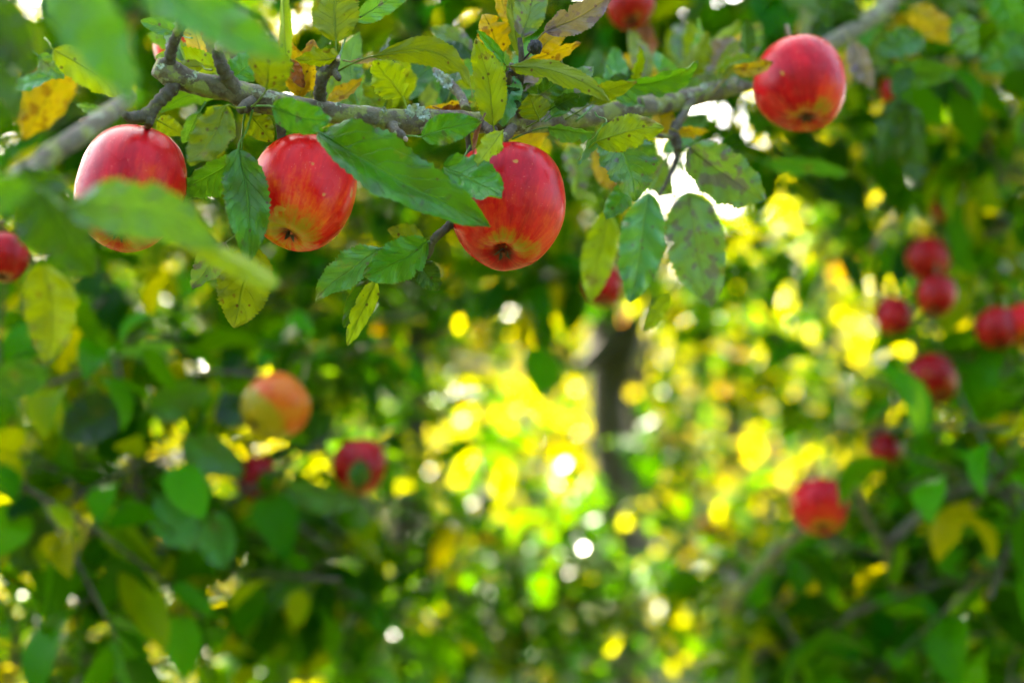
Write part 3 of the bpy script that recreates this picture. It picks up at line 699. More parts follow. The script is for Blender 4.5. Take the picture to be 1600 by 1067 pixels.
# ------------------------------------------------------------------ leaves of the sharp branch
H = lambda *a, **k: hero_leaf(branch, *a, **k)
near_leaves = [
 # out-of-focus leaves in front
 ((80,-40,.57),(224,172,.56),112,'G',dict(roll=18,fold=18,sweep=-.06)),
 ((205,-66,.60),(452,92,.58),112,'G',dict(roll=-14,fold=20,sweep=.05)),
 ((38,262,.66),(146,442,.67),128,'D',dict(roll=25,fold=22)),
 ((108,326,.64),(346,388,.63),104,'T',dict(roll=8,fold=8,sweep=-.10,bend=-.04)),
 ((280,362,.65),(446,462,.63),50,'L',dict(roll=150,fold=25,sweep=.05)),
 ((66,412,.72),(72,572,.73),96,'U',dict(roll=165,fold=24,sweep=.08)),
 ((-70,310,.56),(66,286,.56),70,'G',dict(roll=10)),
 ((-40,-40,.62),(56,120,.62),90,'D',dict(roll=20)),
 ((-50,40,.62),(30,190,.62),70,'D',dict(roll=-20)),
 # left end of the branch
 ((84,78,.86),(190,154,.88),60,'L',dict(roll=165,fold=10,sweep=.05,stem=(70,60,.87))),
 ((110,96,1.16),(34,218,1.18),84,'Y',dict(roll=160)),
 ((80,120,1.02),(8,140,1.03),34,'T',dict(roll=35)),
 ((60,88,1.0),(100,124,1.0),38,'T',dict(roll=10)),
 ((278,52,.93),(218,34,.93),30,'T',dict(roll=20,fold=25,stem=(300,60,.91))),
 ((168,172,.86),(113,164,.87),24,'T',dict(roll=-30,fold=25)),
 ((162,184,.86),(120,192,.87),22,'V',dict(roll=-30,fold=25)),
 ((245,188,.95),(290,212,.97),34,'U',dict(roll=175)),
 ((352,166,.88),(291,260,.865),70,'L',dict(roll=12,fold=8,sweep=-.08,stem=(384,168,.895))),
 ((312,176,.90),(286,228,.91),36,'T',dict(roll=-30)),
 ((316,104,.93),(270,104,.94),24,'U',dict(roll=165,fold=25,stem=(332,110,.91))),
 ((358,128,.96),(412,84,.97),54,'G',dict(roll=-10,stem=(352,122,.91))),
 ((416,140,.86),(424,56,.83),80,'U',dict(roll=168,fold=16,stem=(392,168,.90))),
 ((427,167,.865),(519,190,.86),62,'G',dict(roll=10,fold=10,sweep=.06,stem=(394,166,.895))),
 ((386,176,.925),(428,222,.93),46,'U',dict(roll=172,fold=10,stem=(384,168,.90))),
 ((448,182,.94),(497,208,.945),34,'L',dict(roll=175)),
 ((372,234,.90),(384,414,.88),84,'G',dict(roll=14,fold=26,sweep=-.05,curl=-.05,stem=(395,172,.90))),
 ((374,250,.915),(272,306,.92),74,'G',dict(roll=-24,fold=20,stem=(384,170,.90))),
 ((352,380,.93),(300,452,.92),54,'P',dict(roll=10)),
 ((398,386,.95),(364,515,.95),92,'U',dict(roll=176,fold=12,serr=.09,stem=(425,330,.95))),
 # the spur above apple two
 ((525,64,.92),(521,-52,.93),82,'U',dict(roll=174,fold=12,stem=(526,98,.918))),
 ((530,90,.915),(459,92,.90),40,'U',dict(roll=140,fold=30,bend=-.10,stem=(524,104,.918))),
 ((449,100,.885),(440,-36,.88),30,'L',dict(roll=168,fold=40,serr=.10,stem=(458,112,.90))),
 ((454,94,.93),(476,138,.93),32,'B',dict(roll=20,fold=30)),
 ((556,32,.93),(648,-26,.94),44,'T',dict(roll=20,stem=(528,98,.916))),
 ((512,162,.97),(567,126,.98),32,'Y',dict(roll=-20,fold=25)),
 ((629,151,.965),(583,92,.955),66,'L',dict(roll=172,fold=10,stem=(641,178,.945),bite=(-1,[(.2,.06,.4)]))),
 ((586,88,.92),(748,160,.90),52,'U',dict(roll=172,fold=8,sweep=.24,twist=-55,stem=(527,112,.915),bend=.05)),
 ((548,97,.98),(590,92,.98),12,'V',dict(roll=20)),
 # the rosette in the middle
 ((771,197,.945),(742,58,.93),62,'L',dict(roll=172,fold=24,sweep=-.05,stem=(778,214,.95))),
 ((801,118,.96),(783,199,.95),52,'T',dict(roll=15,fold=14,stem=(808,98,.96))),
 ((660,176,1.0),(740,160,1.01),34,'Y',dict(roll=30,fold=20)),
 ((690,172,.985),(742,176,.985),30,'B',dict(roll=20)),
 ((659,214,.905),(754,192,.89),50,'G',dict(roll=6,fold=4,sweep=-.05,bend=.10,stem=(632,213,.92))),
 ((784,206,.905),(744,262,.885),42,'L',dict(roll=165,fold=22,serr=.08,bite=(1,[(.5,.1,.3)]),stem=(772,212,.95))),
 ((752,190,.90),(741,246,.89),18,'B',dict(roll=30,fold=50,serr=.2)),
 ((782,84,.975),(756,18,.965),66,'Y',dict(roll=14,fold=22,serr=.07,curl=-.10)),
 ((788,98,.945),(743,46,.94),24,'G',dict(roll=20,fold=30)),
 ((798,40,.98),(774,-24,.985),30,'Y',dict(roll=160)),
 ((812,90,.965),(796,-16,.97),30,'U',dict(roll=160,fold=30)),
 ((816,58,.955),(848,-44,.96),56,'P',dict(roll=10,stem=(812,94,.958))),
 ((852,50,.95),(960,-12,.945),52,'V',dict(roll=14,fold=20,sweep=.05,stem=(822,92,.958))),
 ((842,78,.97),(888,36,.975),36,'Y',dict(roll=165)),
 ((828,94,.98),(909,68,.985),30,'Y',dict(roll=30,fold=25)),
 ((797,104,.925),(955,158,.90),40,'U',dict(roll=150,fold=12,sweep=.10,bend=-.04,stem=(790,112,.94))),
 ((842,154,.965),(886,116,.97),48,'D',dict(roll=20)),
 ((842,187,.94),(826,146,.935),54,'U',dict(roll=176,stem=(822,200,.965))),
 ((868,167,.955),(907,148,.95),30,'D',dict(roll=20)),
 ((962,152,1.0),(901,120,1.0),34,'T',dict(roll=15,fold=16)),
 ((977,134,1.02),(1098,88,1.0),52,'G',dict(roll=25,fold=26,sweep=.10,curl=.06,stem=(900,190,1.0))),
 ((980,120,1.05),(948,140,1.05),28,'D',dict(roll=10)),
 ((856,200,.955),(934,212,.945),40,'T',dict(roll=40,fold=34,stem=(800,218,.965))),
 ((948,190,.93),(896,260,.92),30,'T',dict(roll=-35,fold=38,stem=(930,176,.96))),
 ((932,222,.92),(1038,200,.915),62,'L',dict(roll=170,fold=18,sweep=.06,bend=.08,stem=(905,250,.94),serr=.07)),
 ((962,204,.985),(997,316,.98),104,'T',dict(roll=-12,fold=22,stem=(990,196,1.04))),
 ((986,288,1.03),(946,345,1.03),44,'G',dict(roll=10)),
 ((1014,304,1.08),(984,480,1.07),80,'T',dict(roll=-8,fold=16,wave=.08,stem=(1046,240,1.085))),
 ((1074,300,1.12),(1108,484,1.11),100,'P',dict(roll=10,fold=14,stem=(1060,236,1.085))),
 ((1078,232,1.06),(1198,314,1.055),100,'P',dict(roll=12,fold=20,sweep=.03,serr=.07,stem=(1060,228,1.085))),
 ((950,330,1.16),(922,475,1.16),60,'L',dict(roll=170)),
 ((1046,460,1.15),(1008,520,1.15),28,'L',dict(roll=165)),
 ((1034,216,1.10),(1028,138,1.11),48,'Y',dict(roll=165,stem=(1050,218,1.09))),
 ((1060,206,1.08),(1108,206,1.09),26,'Y',dict(roll=40)),
 ((1156,66,1.22),(1088,114,1.22),52,'V',dict(roll=12,fold=22)),
 ((1168,48,1.23),(1110,112,1.22),22,'Y',dict(roll=60)),
 ((1010,36,1.32),(1008,124,1.32),50,'B',dict(roll=20,fold=34,serr=.1)),
 ((738,78,1.06),(672,42,1.07),42,'P',dict(roll=20,fold=20)),
 ((735,92,1.05),(690,64,1.06),28,'D',dict(roll=20)),
 # the big leaf and the spur below it
 ((498,206,.885),(770,354,.862),132,'G',dict(roll=-20,fold=42,sweep=.02,serr=.05,wave=.05,stem=(470,190,.91))),
 ((694,262,.90),(792,316,.875),86,'G',dict(roll=-14,fold=14,stem=(735,228,.95),bite=(1,[(.34,.10,.55)]))),
 ((594,388,.94),(486,472,.93),66,'T',dict(roll=16,fold=30,sweep=.02,serr=.09,stem=(664,398,.93),bite=(-1,[(.8,.07,.3)]))),
 ((668,378,.925),(566,432,.92),72,'G',dict(roll=-10,fold=10,sweep=-.04,stem=(674,384,.93))),
 ((652,410,.935),(687,454,.935),46,'D',dict(roll=-10,fold=18,stem=(668,400,.93))),
 ((662,374,.94),(603,358,.945),36,'U',dict(roll=170,serr=.15,stem=(684,366,.93))),
 ((632,392,.945),(600,388,.945),22,'L',dict(roll=160)),
 ((602,402,.95),(572,418,.95),24,'T',dict(roll=10)),
 ((588,440,.955),(542,542,.96),38,'L',dict(roll=168,fold=20,stem=(664,404,.93))),
 ((574,438,.97),(535,514,.98),32,'D',dict(roll=10,stem=(664,404,.93))),
 # right of the fourth apple
 ((1440,58,1.34),(1366,88,1.33),58,'G',dict(roll=10)),
 ((1386,112,1.35),(1500,114,1.34),52,'G',dict(roll=14,fold=20)),
 ((1422,12,1.38),(1498,68,1.37),50,'Y',dict(roll=170)),
 ((1494,26,1.36),(1528,90,1.35),54,'T',dict(roll=12)),
 ((1330,66,1.30),(1370,142,1.29),44,'V',dict(roll=18,fold=24)),
 ((1422,106,1.33),(1394,154,1.33),34,'D',dict(roll=10)),
 ((1192,252,1.38),(1338,274,1.38),36,'G',dict(roll=30,fold=20)),
 ((1340,10,1.42),(1262,58,1.42),60,'D',dict(roll=10)),
 ((1300,-30,1.40),(1330,70,1.42),60,'D',dict(roll=-16)),
 ((1420,160,1.45),(1438,300,1.46),56,'D',dict(roll=14)),
 ((1404,150,1.5),(1372,262,1.5),52,'D',dict(roll=-20)),
 ((1550,-20,1.45),(1604,60,1.44),66,'G',dict(roll=10)),
 ((1600,60,1.46),(1530,112,1.46),64,'G',dict(roll=-10)),
]
for b_, t_, w_, k_, kw in near_leaves: H(b_, t_, w_, k_, **kw)

# leaves crowding the branch behind the ones above
KINDS = 'GGGTTDDUULLPPYVY'
def crowd(n, x0, x1, up, dz, ln, seed):
    r = random.Random(seed)
    for _ in range(n):
        x = r.uniform(x0, x1)
        k = min(range(len(mb)), key=lambda q: abs(mb[q][0] - x)); a, b, d, rr = mb[k]
        b += (x - a) * (mb[min(k + 1, len(mb) - 1)][1] - mb[max(k - 1, 0)][1]) / max(1, mb[min(k + 1, len(mb) - 1)][0] - mb[max(k - 1, 0)][0])
        d += r.uniform(*dz); f = .94 / d
        an = R(r.uniform(*up)); off = r.uniform(10, 75) * f
        bx, by = x + math.cos(an) * off, b - math.sin(an) * off
        an += R(r.uniform(-45, 45)); L = r.uniform(*ln) * f
        und = r.random() < .4
        hero_leaf(branch, (bx, by, d), (bx + math.cos(an) * L, by - math.sin(an) * L, d + r.uniform(-.03, .03)), L * r.uniform(.42, .62), r.choice(KINDS), roll=(r.uniform(140, 215) if und else r.uniform(-50, 50)),
                  fold=r.uniform(6, 34), bend=r.uniform(-.12, .12), sweep=r.uniform(-.1, .1), twist=r.uniform(-40, 40), curl=r.uniform(-.12, .12), stem=(x, b, d), nl=30, nw=4)
crowd(32, 430, 1080, (40, 140), (.05, .22), (80, 130), 3)
crowd(12, 300, 760, (40, 140), (.06, .25), (80, 125), 4)
crowd(24, 1060, 1460, (30, 150), (.02, .25), (95, 140), 5)
crowd(24, 1330, 1620, (-120, -40), (-.12, .2), (95, 150), 6)
crowd(10, 860, 1150, (-130, -50), (.06, .2), (90, 130), 7)
crowd(8, 250, 420, (60, 160), (.04, .2), (80, 120), 8)
crowd(7, 830, 1010, (20, 160), (-.05, -.01), (60, 95), 11)
crowd(5, 1080, 1190, (30, 150), (-.06, -.02), (70, 105), 12)
N_CROWD = 122

# ------------------------------------------------------------------ apples
PROFILE = [(0, .60), (.05, .60), (.11, .645), (.20, .74), (.34, .83), (.50, .865), (.66, .83), (.81, .72), (.92, .54), (.985, .31), (1.0, .08), (.98, -.14), (.92, -.37), (.82, -.58),
           (.69, -.76), (.55, -.88), (.42, -.935), (.32, -.94), (.22, -.92), (.14, -.885), (.07, -.86), (0, -.855)]
def apple_mesh(Rm, tall, seed, segs=48, sub=3):
    r = random.Random(seed)
    prof = catmull([Vector((a, 0, b)) for a, b in PROFILE], sub)
    V, F = [], []
    ph = r.uniform(0, 6.28); lop = r.uniform(-.09, .09); lop2 = r.uniform(-.07, .07)
    for i, p in enumerate(prof):
        zz = p.z
        for k in range(segs):
            an = 2 * math.pi * k / segs
            rr = max(p.x, 0.0004)
            low = max(0, -zz) ; hi = max(0, zz)
            f = 1 + .028 * low * math.cos(5 * an + ph) + .012 * math.cos(2 * an + ph * 2) + .018 * hi * math.cos(3 * an + ph)
            f += .045 * noise.noise(Vector((math.cos(an) * 1.2, math.sin(an) * 1.2, zz + seed)))
            V.append(Vector((rr * f * math.cos(an), rr * f * math.sin(an), zz * tall * (1 + lop * math.cos(an) + lop2 * math.sin(an)) + .03 * low * math.cos(5 * an + ph) * rr)) * Rm)
    n = len(prof)
    for i in range(n - 1):
        for k in range(segs):
            a = i * segs + k; b = i * segs + (k + 1) % segs
            F.append((a, a + segs, b + segs, b))
    me = mesh_from('apple', V, F)
    at = me.attributes.new('height', 'FLOAT', 'POINT')
    at.data.foreach_set('value', np.repeat(np.array([p.z for p in prof], dtype=np.float32), segs))
    return me

def calyx_mesh(Rm, tall, seed):
    """the dried flower end: a dark cup with five curled sepals"""
    r = random.Random(seed); V, F = [], []
    for k in range(5):
        an = 2 * math.pi * k / 5 + r.uniform(-.2, .2)
        d = Vector((math.cos(an), math.sin(an), 0)); s = Vector((-d.y, d.x, 0)); o = len(V)
        q = r.uniform(.8, 1.25)
        for (rad, z, w) in ((.03, -.85, .035), (.07, -.895, .04), (.10, -.93, .03), (.09 * q + .03, -.96, .016), (.08 + .07 * q, -.97, .003)):
            V += [(d * rad + s * w + Vector((0, 0, z * tall))) * Rm, (d * rad - s * w + Vector((0, 0, z * tall))) * Rm]
        for i in range(4):
            a = o + 2 * i; F.append((a, a + 1, a + 3, a + 2))
    for k in range(14):  # withered stamens
        an = r.uniform(0, 6.28); d = Vector((math.cos(an), math.sin(an), 0)); s = Vector((-d.y, d.x, 0)); o = len(V); q = r.uniform(.02, .07)
        V += [(d * .02 + s * .008 + Vector((0, 0, -.85 * tall))) * Rm, (d * .02 - s * .008 + Vector((0, 0, -.85 * tall))) * Rm, (d * q + Vector((0, 0, -(.90 + q) * tall))) * Rm]
        F.append((o, o + 1, o + 2))
    return mesh_from('calyx', V, F)

def apple(px, py, d, rpx, label, mat, calyx=(0.0, -0.7), tall=1.0, hang=None, seed=0, spin=0.0):
    """calyx: where the flower end points, as right / up on the picture, the rest of it towards the viewer"""
    c = P(px, py, d); Rm = rpx * d / FPX
    cx, cyv = calyx; toward = math.sqrt(max(0.0, 1 - cx * cx - cyv * cyv))
    dn = (RGT * cx + UPV * cyv - FWD * toward).normalized()
    zt = -dn; xt = Vector((1, 0, 0)); xt = (xt - zt * xt.dot(zt)).normalized(); yt = zt.cross(xt)
    M = Matrix((xt, yt, zt)).transposed().to_4x4() @ Matrix.Rotation(spin, 4, 'Z'); M.translation = c
    o = link('apple', apple_mesh(Rm, tall, seed), mat); o.matrix_world = M
    tag(o, label, 'apple', 'apples on the trees')
    k = link('calyx', calyx_mesh(Rm, tall, seed), M_CALYX, o)
    Mi = M.inverted()
    top = Vector((0, 0, .58 * tall * Rm))
    e = Mi @ (P(*hang) if hang else c + zt * Rm * 1.35 + Vector((0, 0, Rm * .55)))
    midp = Vector((0, 0, .58 * tall * Rm + (e - top).length * .55)) * 0.6 + (top + (e - top) * .55) * 0.4
    V, F = tube_data([top, midp, e], [.0014, .0015, .0024], segs=7, sub=6)
    link('stem', mesh_from('stem', V, F), M_STEM, o)
    return o

apple(205,297,.905,85,'deep red apple partly hidden by a blurred green leaf below the branch', A_RED, (-.05,-.80), 1.19, (232,192,.892), 3)
apple(471,306,.935,84,'orange-red apple on the branch, its dark calyx showing, left of the big leaf', A_ORANGE, (-.12,-.77), 1.08, (440,218,.93), 8)
apple(792,320,.945,90,'sharpest red apple, dotted with pale specks, under the leaf rosette', A_RED, (-.06,-.87), 1.09, (776,222,.945), 5, spin=.6)
apple(1251,135,1.13,72.5,'smooth bright red apple on its own at the end of the branch', A_RED, (.05,-.84), .97, (1236,88,1.27), 9, spin=1.0)
apple(6,402,1.2,38,'dark red apple cut by the edge of the picture behind blurred leaves', A_DEEP, (.1,-.9), 1.0, (2,345,1.2), 12)
apple(292,78,1.16,50,'red apple half hidden behind the upright twig of the branch', A_ORANGE, (.1,-.8), 1.0, None, 14)
apple(985,8,1.42,38,'dark red apple cut off by the top edge of the picture', A_DEEP, (0,-.85), 1.0, None, 15)
apple(430,636,1.52,52,'golden-orange blurred apple among the lower leaves', A_GOLD, (-.62,-.55), .98, None, 16)
apple(561,728,1.70,42,'crimson blurred apple half covered by a dark green leaf', A_DEEP, (0,-.8), 1.0, None, 17)
apple(402,748,1.78,34,'dark red apple peeping between leaves under the golden one', A_DEEP, (.3,-.8), 1.0, None, 18)
apple(942,448,1.66,31,'small red apple showing its lower edge beneath lime leaves', A_DEEP, (0,-.8), 1.0, None, 19)
apple(1450,405,1.76,33,'topmost red apple of the blurred cluster on the dark foliage', A_DEEP, (.2,-.8), 1.0, None, 20)
apple(1463,462,1.70,31,'red apple directly under the topmost one of the blurred cluster', A_DEEP, (-.2,-.8), 1.0, None, 21)
apple(1397,496,1.74,29,'small red apple at the cluster edge beside the yellow light', A_DEEP, (0,-.8), 1.0, None, 22)
apple(1453,592,1.75,41,'round crimson apple hanging alone below the blurred cluster', A_DEEP, (.3,-.75), .95, None, 23)
apple(1556,514,1.68,32,'deep red apple touching another by the edge of the picture', A_DEEP, (0,-.8), 1.0, None, 24)
apple(1600,508,1.68,33,'bright red apple cut by the edge of the picture beside a darker one', A_RED, (0,-.8), 1.0, None, 25)
apple(1384,704,1.95,26,'small dark red apple mostly hidden under broad green leaves', A_DEEP, (0,-.8), 1.0, None, 26)
apple(1281,790,1.66,45,'pinkish red blurred apple at the tip of a bare grey twig', A_RED, (0,-.85), .95, None, 27)
apple(1478,326,2.05,22,'little red apple high above the blurred cluster', A_RED, (0,-.8), 1.0, None, 28)
apple(1414,142,1.62,36,'brownish red apple in shade behind the leaves beside the lone apple', A_DEEP, (0,-.8), 1.0, None, 29)

# shrivelled black fruitlets in the rosette
def fruitlet(px, py, d, rpx, stalk, label, squash=1.0, seed=1):
    c = P(px, py, d); r = px_r(rpx, d); bm = bmesh.new(); bmesh.ops.create_icosphere(bm, subdivisions=4, radius=r)
    for q in bm.verts:
        n = q.co.normalized()
        q.co *= 1 + .16 * noise.noise(n * 2.6 + Vector((seed, 0, 0))) + .10 * math.sin(7 * math.atan2(n.y, n.x) + 2 * n.z)
        q.co.z *= squash
    me = bpy.data.meshes.new('dried_fruitlet'); bm.to_mesh(me); bm.free()
    me.polygons.foreach_set('use_smooth', [True] * len(me.polygons))
    o = link('dried_fruitlet', me, M_MUMMY); o.location = c
    V, F = tube_data([P(*s) - c for s in stalk] , [.0009, .0007, .0007], segs=6, sub=4)
    link('stalk', mesh_from('stalk', V, F), M_MUMMY, o)
    return tag(o, label, 'fruit', 'dried fruitlets')
fruitlet(836,74,.948,11,[(816,96,.955),(822,89,.952),(836,74,.948)],'round black shrivelled fruitlet on a thin stalk',1.0,1)
fruitlet(804,113,.935,10,[(816,100,.95),(810,108,.94),(804,113,.935)],'flattened black shrivelled fruitlet tucked under a curled olive leaf',.6,5)

# ------------------------------------------------------------------ the near tree's other leaves
def twigs_through(tree, specs, n=2, mat=M_TWIG, r=.0035):
    for (px, py, d, hx, hy, hz, k) in specs:
        for q in range(n):
            a = P(px + hx * rng.uniform(-.9, .9), py - hy * rng.uniform(.5, 1.1), d + hz * rng.uniform(-.7, .7))
            b = P(px + hx * rng.uniform(-.9, .9), py + hy * rng.uniform(.3, 1.0), d + hz * rng.uniform(-.7, .7))
            m = (a + b) / 2 + Vector((rng.uniform(-.06, .06), rng.uniform(-.06, .06), rng.uniform(-.02, .06)))
            tube_part('twig', [a, m, b], [r, r * .8, r * .45], mat, tree, segs=6, sub=5, rough=.1, rscale=60)

near_specs = [
 (1500,60,1.75,190,130,.28,70),(1540,230,1.9,130,130,.3,50),(1570,430,2.15,80,150,.2,36),(1500,560,2.1,120,90,.2,36),
 (1545,690,1.75,120,110,.25,60),(1480,820,1.95,170,110,.3,70),(1560,930,1.8,140,130,.3,60),(1400,960,2.1,180,110,.3,70),
 (1250,960,2.3,170,110,.3,60),(1130,1000,2.4,150,90,.3,50),(1330,1050,1.9,220,60,.3,50),
 (1130,60,1.9,120,60,.25,30),(1165,240,2.3,70,30,.2,8),(1250,290,2.1,70,40,.2,14),(1300,330,2.4,100,70,.3,22),(1150,420,2.6,100,70,.3,18),(1330,225,2.0,110,50,.25,26),
 (1230,40,2.0,150,80,.3,36),(1080,20,2.2,160,70,.3,34),(900,10,2.2,170,70,.3,40),(900,330,2.3,70,140,.3,36),
]
near_limbs = [[(1600,760,1.9),(1480,770,1.85),(1385,845,1.8),(1335,760,1.75),(1330,735,1.72)],[(1385,845,1.8),(1400,930,1.85),(1410,1010,1.9)],
              [(1300,800,1.7),(1240,840,1.75),(1180,900,1.8),(1140,960,1.85)],[(1640,300,2.0),(1560,360,1.95),(1480,380,1.9),(1450,400,1.9)],
              [(1640,560,1.9),(1540,555,1.85),(1470,560,1.8)]]
for l in near_limbs: tube_part('twig', [P(*q) for q in l], [.008 - .005 * i / len(l) for i in range(len(l))], M_BARK, near, segs=8, sub=5, rough=.12, rscale=60)
C2 = np.concatenate([world_cloud((-.45, 2.55, 3.25), (1.15, .75, .5), 3600), world_cloud((.3, 2.9, 3.5), (2.6, 1.1, .62), 4200, 110, .2)])
C3 = world_cloud((2.2, 2.4, 2.6), (.9, .8, .9), 1500)
put_leaves(near, np.concatenate([shoots(near, near_specs, 1.4, .078), leaf_frames(C2, .088, .3, .8), leaf_frames(C3, .08)]), M_GREEN, 300 - len(near_leaves) - N_CROWD)

# ------------------------------------------------------------------ the tree on the left
lefty = plant_tree(v(-1.75, 2.5, 0), 'leafy apple tree on the left bearing the golden blurred apple',
    [(v(-1.75, 2.5, -.1), .085), (v(-1.72, 2.5, .7), .07), (v(-1.78, 2.52, 1.5), .06), (v(-1.7, 2.6, 2.4), .045), (v(-1.6, 2.8, 3.3), .025)],
    [[(v(-1.75, 2.5, 1.2), .03), (v(-1.3, 2.2, 1.5), .02), (v(-.9, 1.9, 1.6), .013), (v(-.62, 1.7, 1.5), .007)],
     [(v(-1.72, 2.5, 1.0), .03), (v(-1.2, 2.3, 1.2), .02), (v(-.7, 2.1, 1.25), .012), (v(-.3, 2.0, 1.2), .006)],
     [(v(-1.72, 2.6, 2.2), .03), (v(-1.2, 3.1, 2.9), .02), (v(-.7, 3.7, 3.4), .012)]])
left_specs = [
 (90,560,1.55,130,100,.2,26),(250,560,1.75,130,80,.25,36),(90,760,1.7,140,130,.3,60),(260,830,1.75,150,130,.3,70),(430,840,1.9,130,120,.3,60),
 (90,960,1.9,150,110,.3,60),(300,1010,2.0,170,80,.3,60),(480,980,2.1,140,100,.3,50),(480,560,1.95,110,90,.3,46),(560,640,2.2,60,110,.3,26),(600,870,2.3,110,100,.3,46),(30,60,2.6,120,110,.3,50),(260,40,2.7,150,90,.3,40),
 (60,330,2.0,130,160,.3,50),(250,330,2.2,160,130,.3,50),(430,450,2.2,140,100,.3,50),(130,110,2.1,180,130,.3,56),(400,60,2.2,180,110,.3,60),
 (590,110,2.4,130,130,.3,50),(640,330,2.4,110,120,.3,44),(760,60,2.4,120,90,.3,40),(560,480,2.4,120,70,.3,36),(790,420,2.6,90,60,.3,20)]
tube_part('twig', [P(*q) for q in ((180,560,1.62),(196,640,1.62),(208,720,1.63),(220,800,1.66),(224,900,1.7),(214,960,1.75))], [.003,.0035,.004,.0045,.005,.006], M_TWIG, lefty, segs=8, sub=5, rough=.1, rscale=60)
mid_leaves = [((232,642,1.55),(338,600,1.52),66,'G',dict(roll=10)),((186,630,1.55),(98,684,1.54),92,'D',dict(roll=8)),((284,690,1.52),(382,738,1.50),64,'G',dict(roll=16)),
 ((246,776,1.58),(302,862,1.56),80,'G',dict(roll=10)),((330,800,1.6),(350,892,1.6),66,'G',dict(roll=-10)),((443,764,1.7),(560,786,1.68),56,'T',dict(roll=24)),
 ((186,552,1.5),(278,538,1.5),36,'T',dict(roll=40)),((560,760,1.62),(562,716,1.62),40,'D',dict(roll=10)),((-10,600,1.4),(80,580,1.4),70,'G',dict(roll=12)),
 ((60,800,1.6),(30,900,1.6),80,'D',dict(roll=0)),((190,800,1.62),(215,880,1.62),66,'D',dict(roll=0)),((190,990,1.6),(205,1080,1.6),60,'G',dict(roll=30)),
 ((390,660,1.72),(330,620,1.74),60,'D',dict(roll=10)),((450,700,1.75),(520,640,1.75),70,'D',dict(roll=10)),((420,880,1.8),(470,950,1.8),80,'D',dict(roll=0))]
for b_, t_, w_, k_, kw in mid_leaves: hero_leaf(lefty, b_, t_, w_, k_, nl=16, nw=3, serr=.0, **kw)
C2 = world_cloud((-1.3, 3.9, 3.75), (2.2, 1.1, .6), 2600, 60, .2)
C3 = world_cloud((-2.1, 2.4, 2.4), (.8, .8, 1.0), 1500)
put_leaves(lefty, np.concatenate([shoots(lefty, left_specs, 1.35, .078), leaf_frames(C2, .088, .3, .8), leaf_frames(C3, .08)]), M_GREEN, 300 - len(mid_leaves))

# ------------------------------------------------------------------ trees behind, with trunks in view
def trunk_at(px, d, rpx, lean=0.0, h=4.2):
    b = P(px, 700, d); r = px_r(rpx, d)
    return [(v(b.x + lean, b.y, -.1), r * 1.35), (v(b.x + lean * .5, b.y, .8), r * 1.05), (v(b.x, b.y, 1.6), r), (v(b.x - lean * .2, b.y, 2.4), r * .85), (v(b.x, b.y + .1, 3.2), r * .6), (v(b.x, b.y + .1, h), r * .3)]

def behind(px, d, rpx, label, limbs, specs, crown, n_crown, mat, size=.080, lean=0.0, n_single=260):
    tr = trunk_at(px, d, rpx, lean)
    t = plant_tree(v(tr[0][0].x, tr[0][0].y, 0), label, tr, [[(P(*q[:3]), q[3]) for q in l] for l in limbs])
    c, r = crown
    parts = [shoots(t, specs, 1.4, size)] if specs else []
    if n_crown: parts.append(leaf_frames(world_cloud(c, r, n_crown, n_crown // 40, .22), size * 1.15, .3, .8))
    put_leaves(t, np.concatenate(parts), mat, n_single)
    return t

behind(640, 3.5, 32, 'apple tree with the broad brown trunk left of the yellow leaves',
   [[(640,500,3.5,.03),(600,420,3.4,.02),(560,330,3.3,.012)],[(645,560,3.5,.03),(720,470,3.5,.018),(780,400,3.5,.010)]],
   [(700,940,3.0,200,90,.4,130),(560,980,2.9,170,90,.4,100),(880,960,3.1,160,90,.4,100),(600,400,3.3,150,90,.4,90),(520,700,3.1,90,140,.4,80),(760,800,3.4,110,60,.4,40),(860,860,3.2,100,50,.4,40),(660,200,3.2,160,130,.4,110),(780,300,3.4,120,130,.4,90),(480,250,3.0,170,160,.4,110),(300,450,3.0,200,120,.4,110),(100,500,3.0,170,160,.4,110),(150,200,3.2,220,200,.4,150)],
   ((-.6, 4.0, 3.7), (1.4, .9, .6)), 1600, M_GREEN)
behind(962, 4.3, 29, 'apple tree with the slim dark trunk amid the yellow leaves',
   [[(962,520,4.3,.035),(900,575,4.2,.022),(850,510,4.1,.016),(800,470,4.0,.010)],[(964,600,4.3,.045),(1000,480,4.3,.032),(1050,390,4.3,.02),(1110,330,4.3,.012)]],
   [(1100,560,3.6,80,70,.4,36),(1110,450,3.8,90,70,.4,30),(1020,930,3.4,130,80,.4,90),(840,330,4.0,110,110,.4,70),(860,160,4.2,160,120,.5,100),(1010,70,4.2,130,80,.4,60),(930,50,3.1,150,70,.3,60),(850,780,3.9,70,40,.4,24),(790,600,3.9,110,130,.5,44),(1210,500,3.9,150,180,.5,64),(1120,720,3.7,120,90,.4,44),(1180,330,4.0,120,80,.4,24),(930,250,3.8,140,110,.4,110),(760,130,3.8,170,140,.4,130),(1080,60,3.9,150,70,.4,80),(980,380,3.9,110,90,.4,80)],
   ((.4, 4.6, 4.1), (1.4, .8, .6)), 1300, M_GREEN, lean=.16)
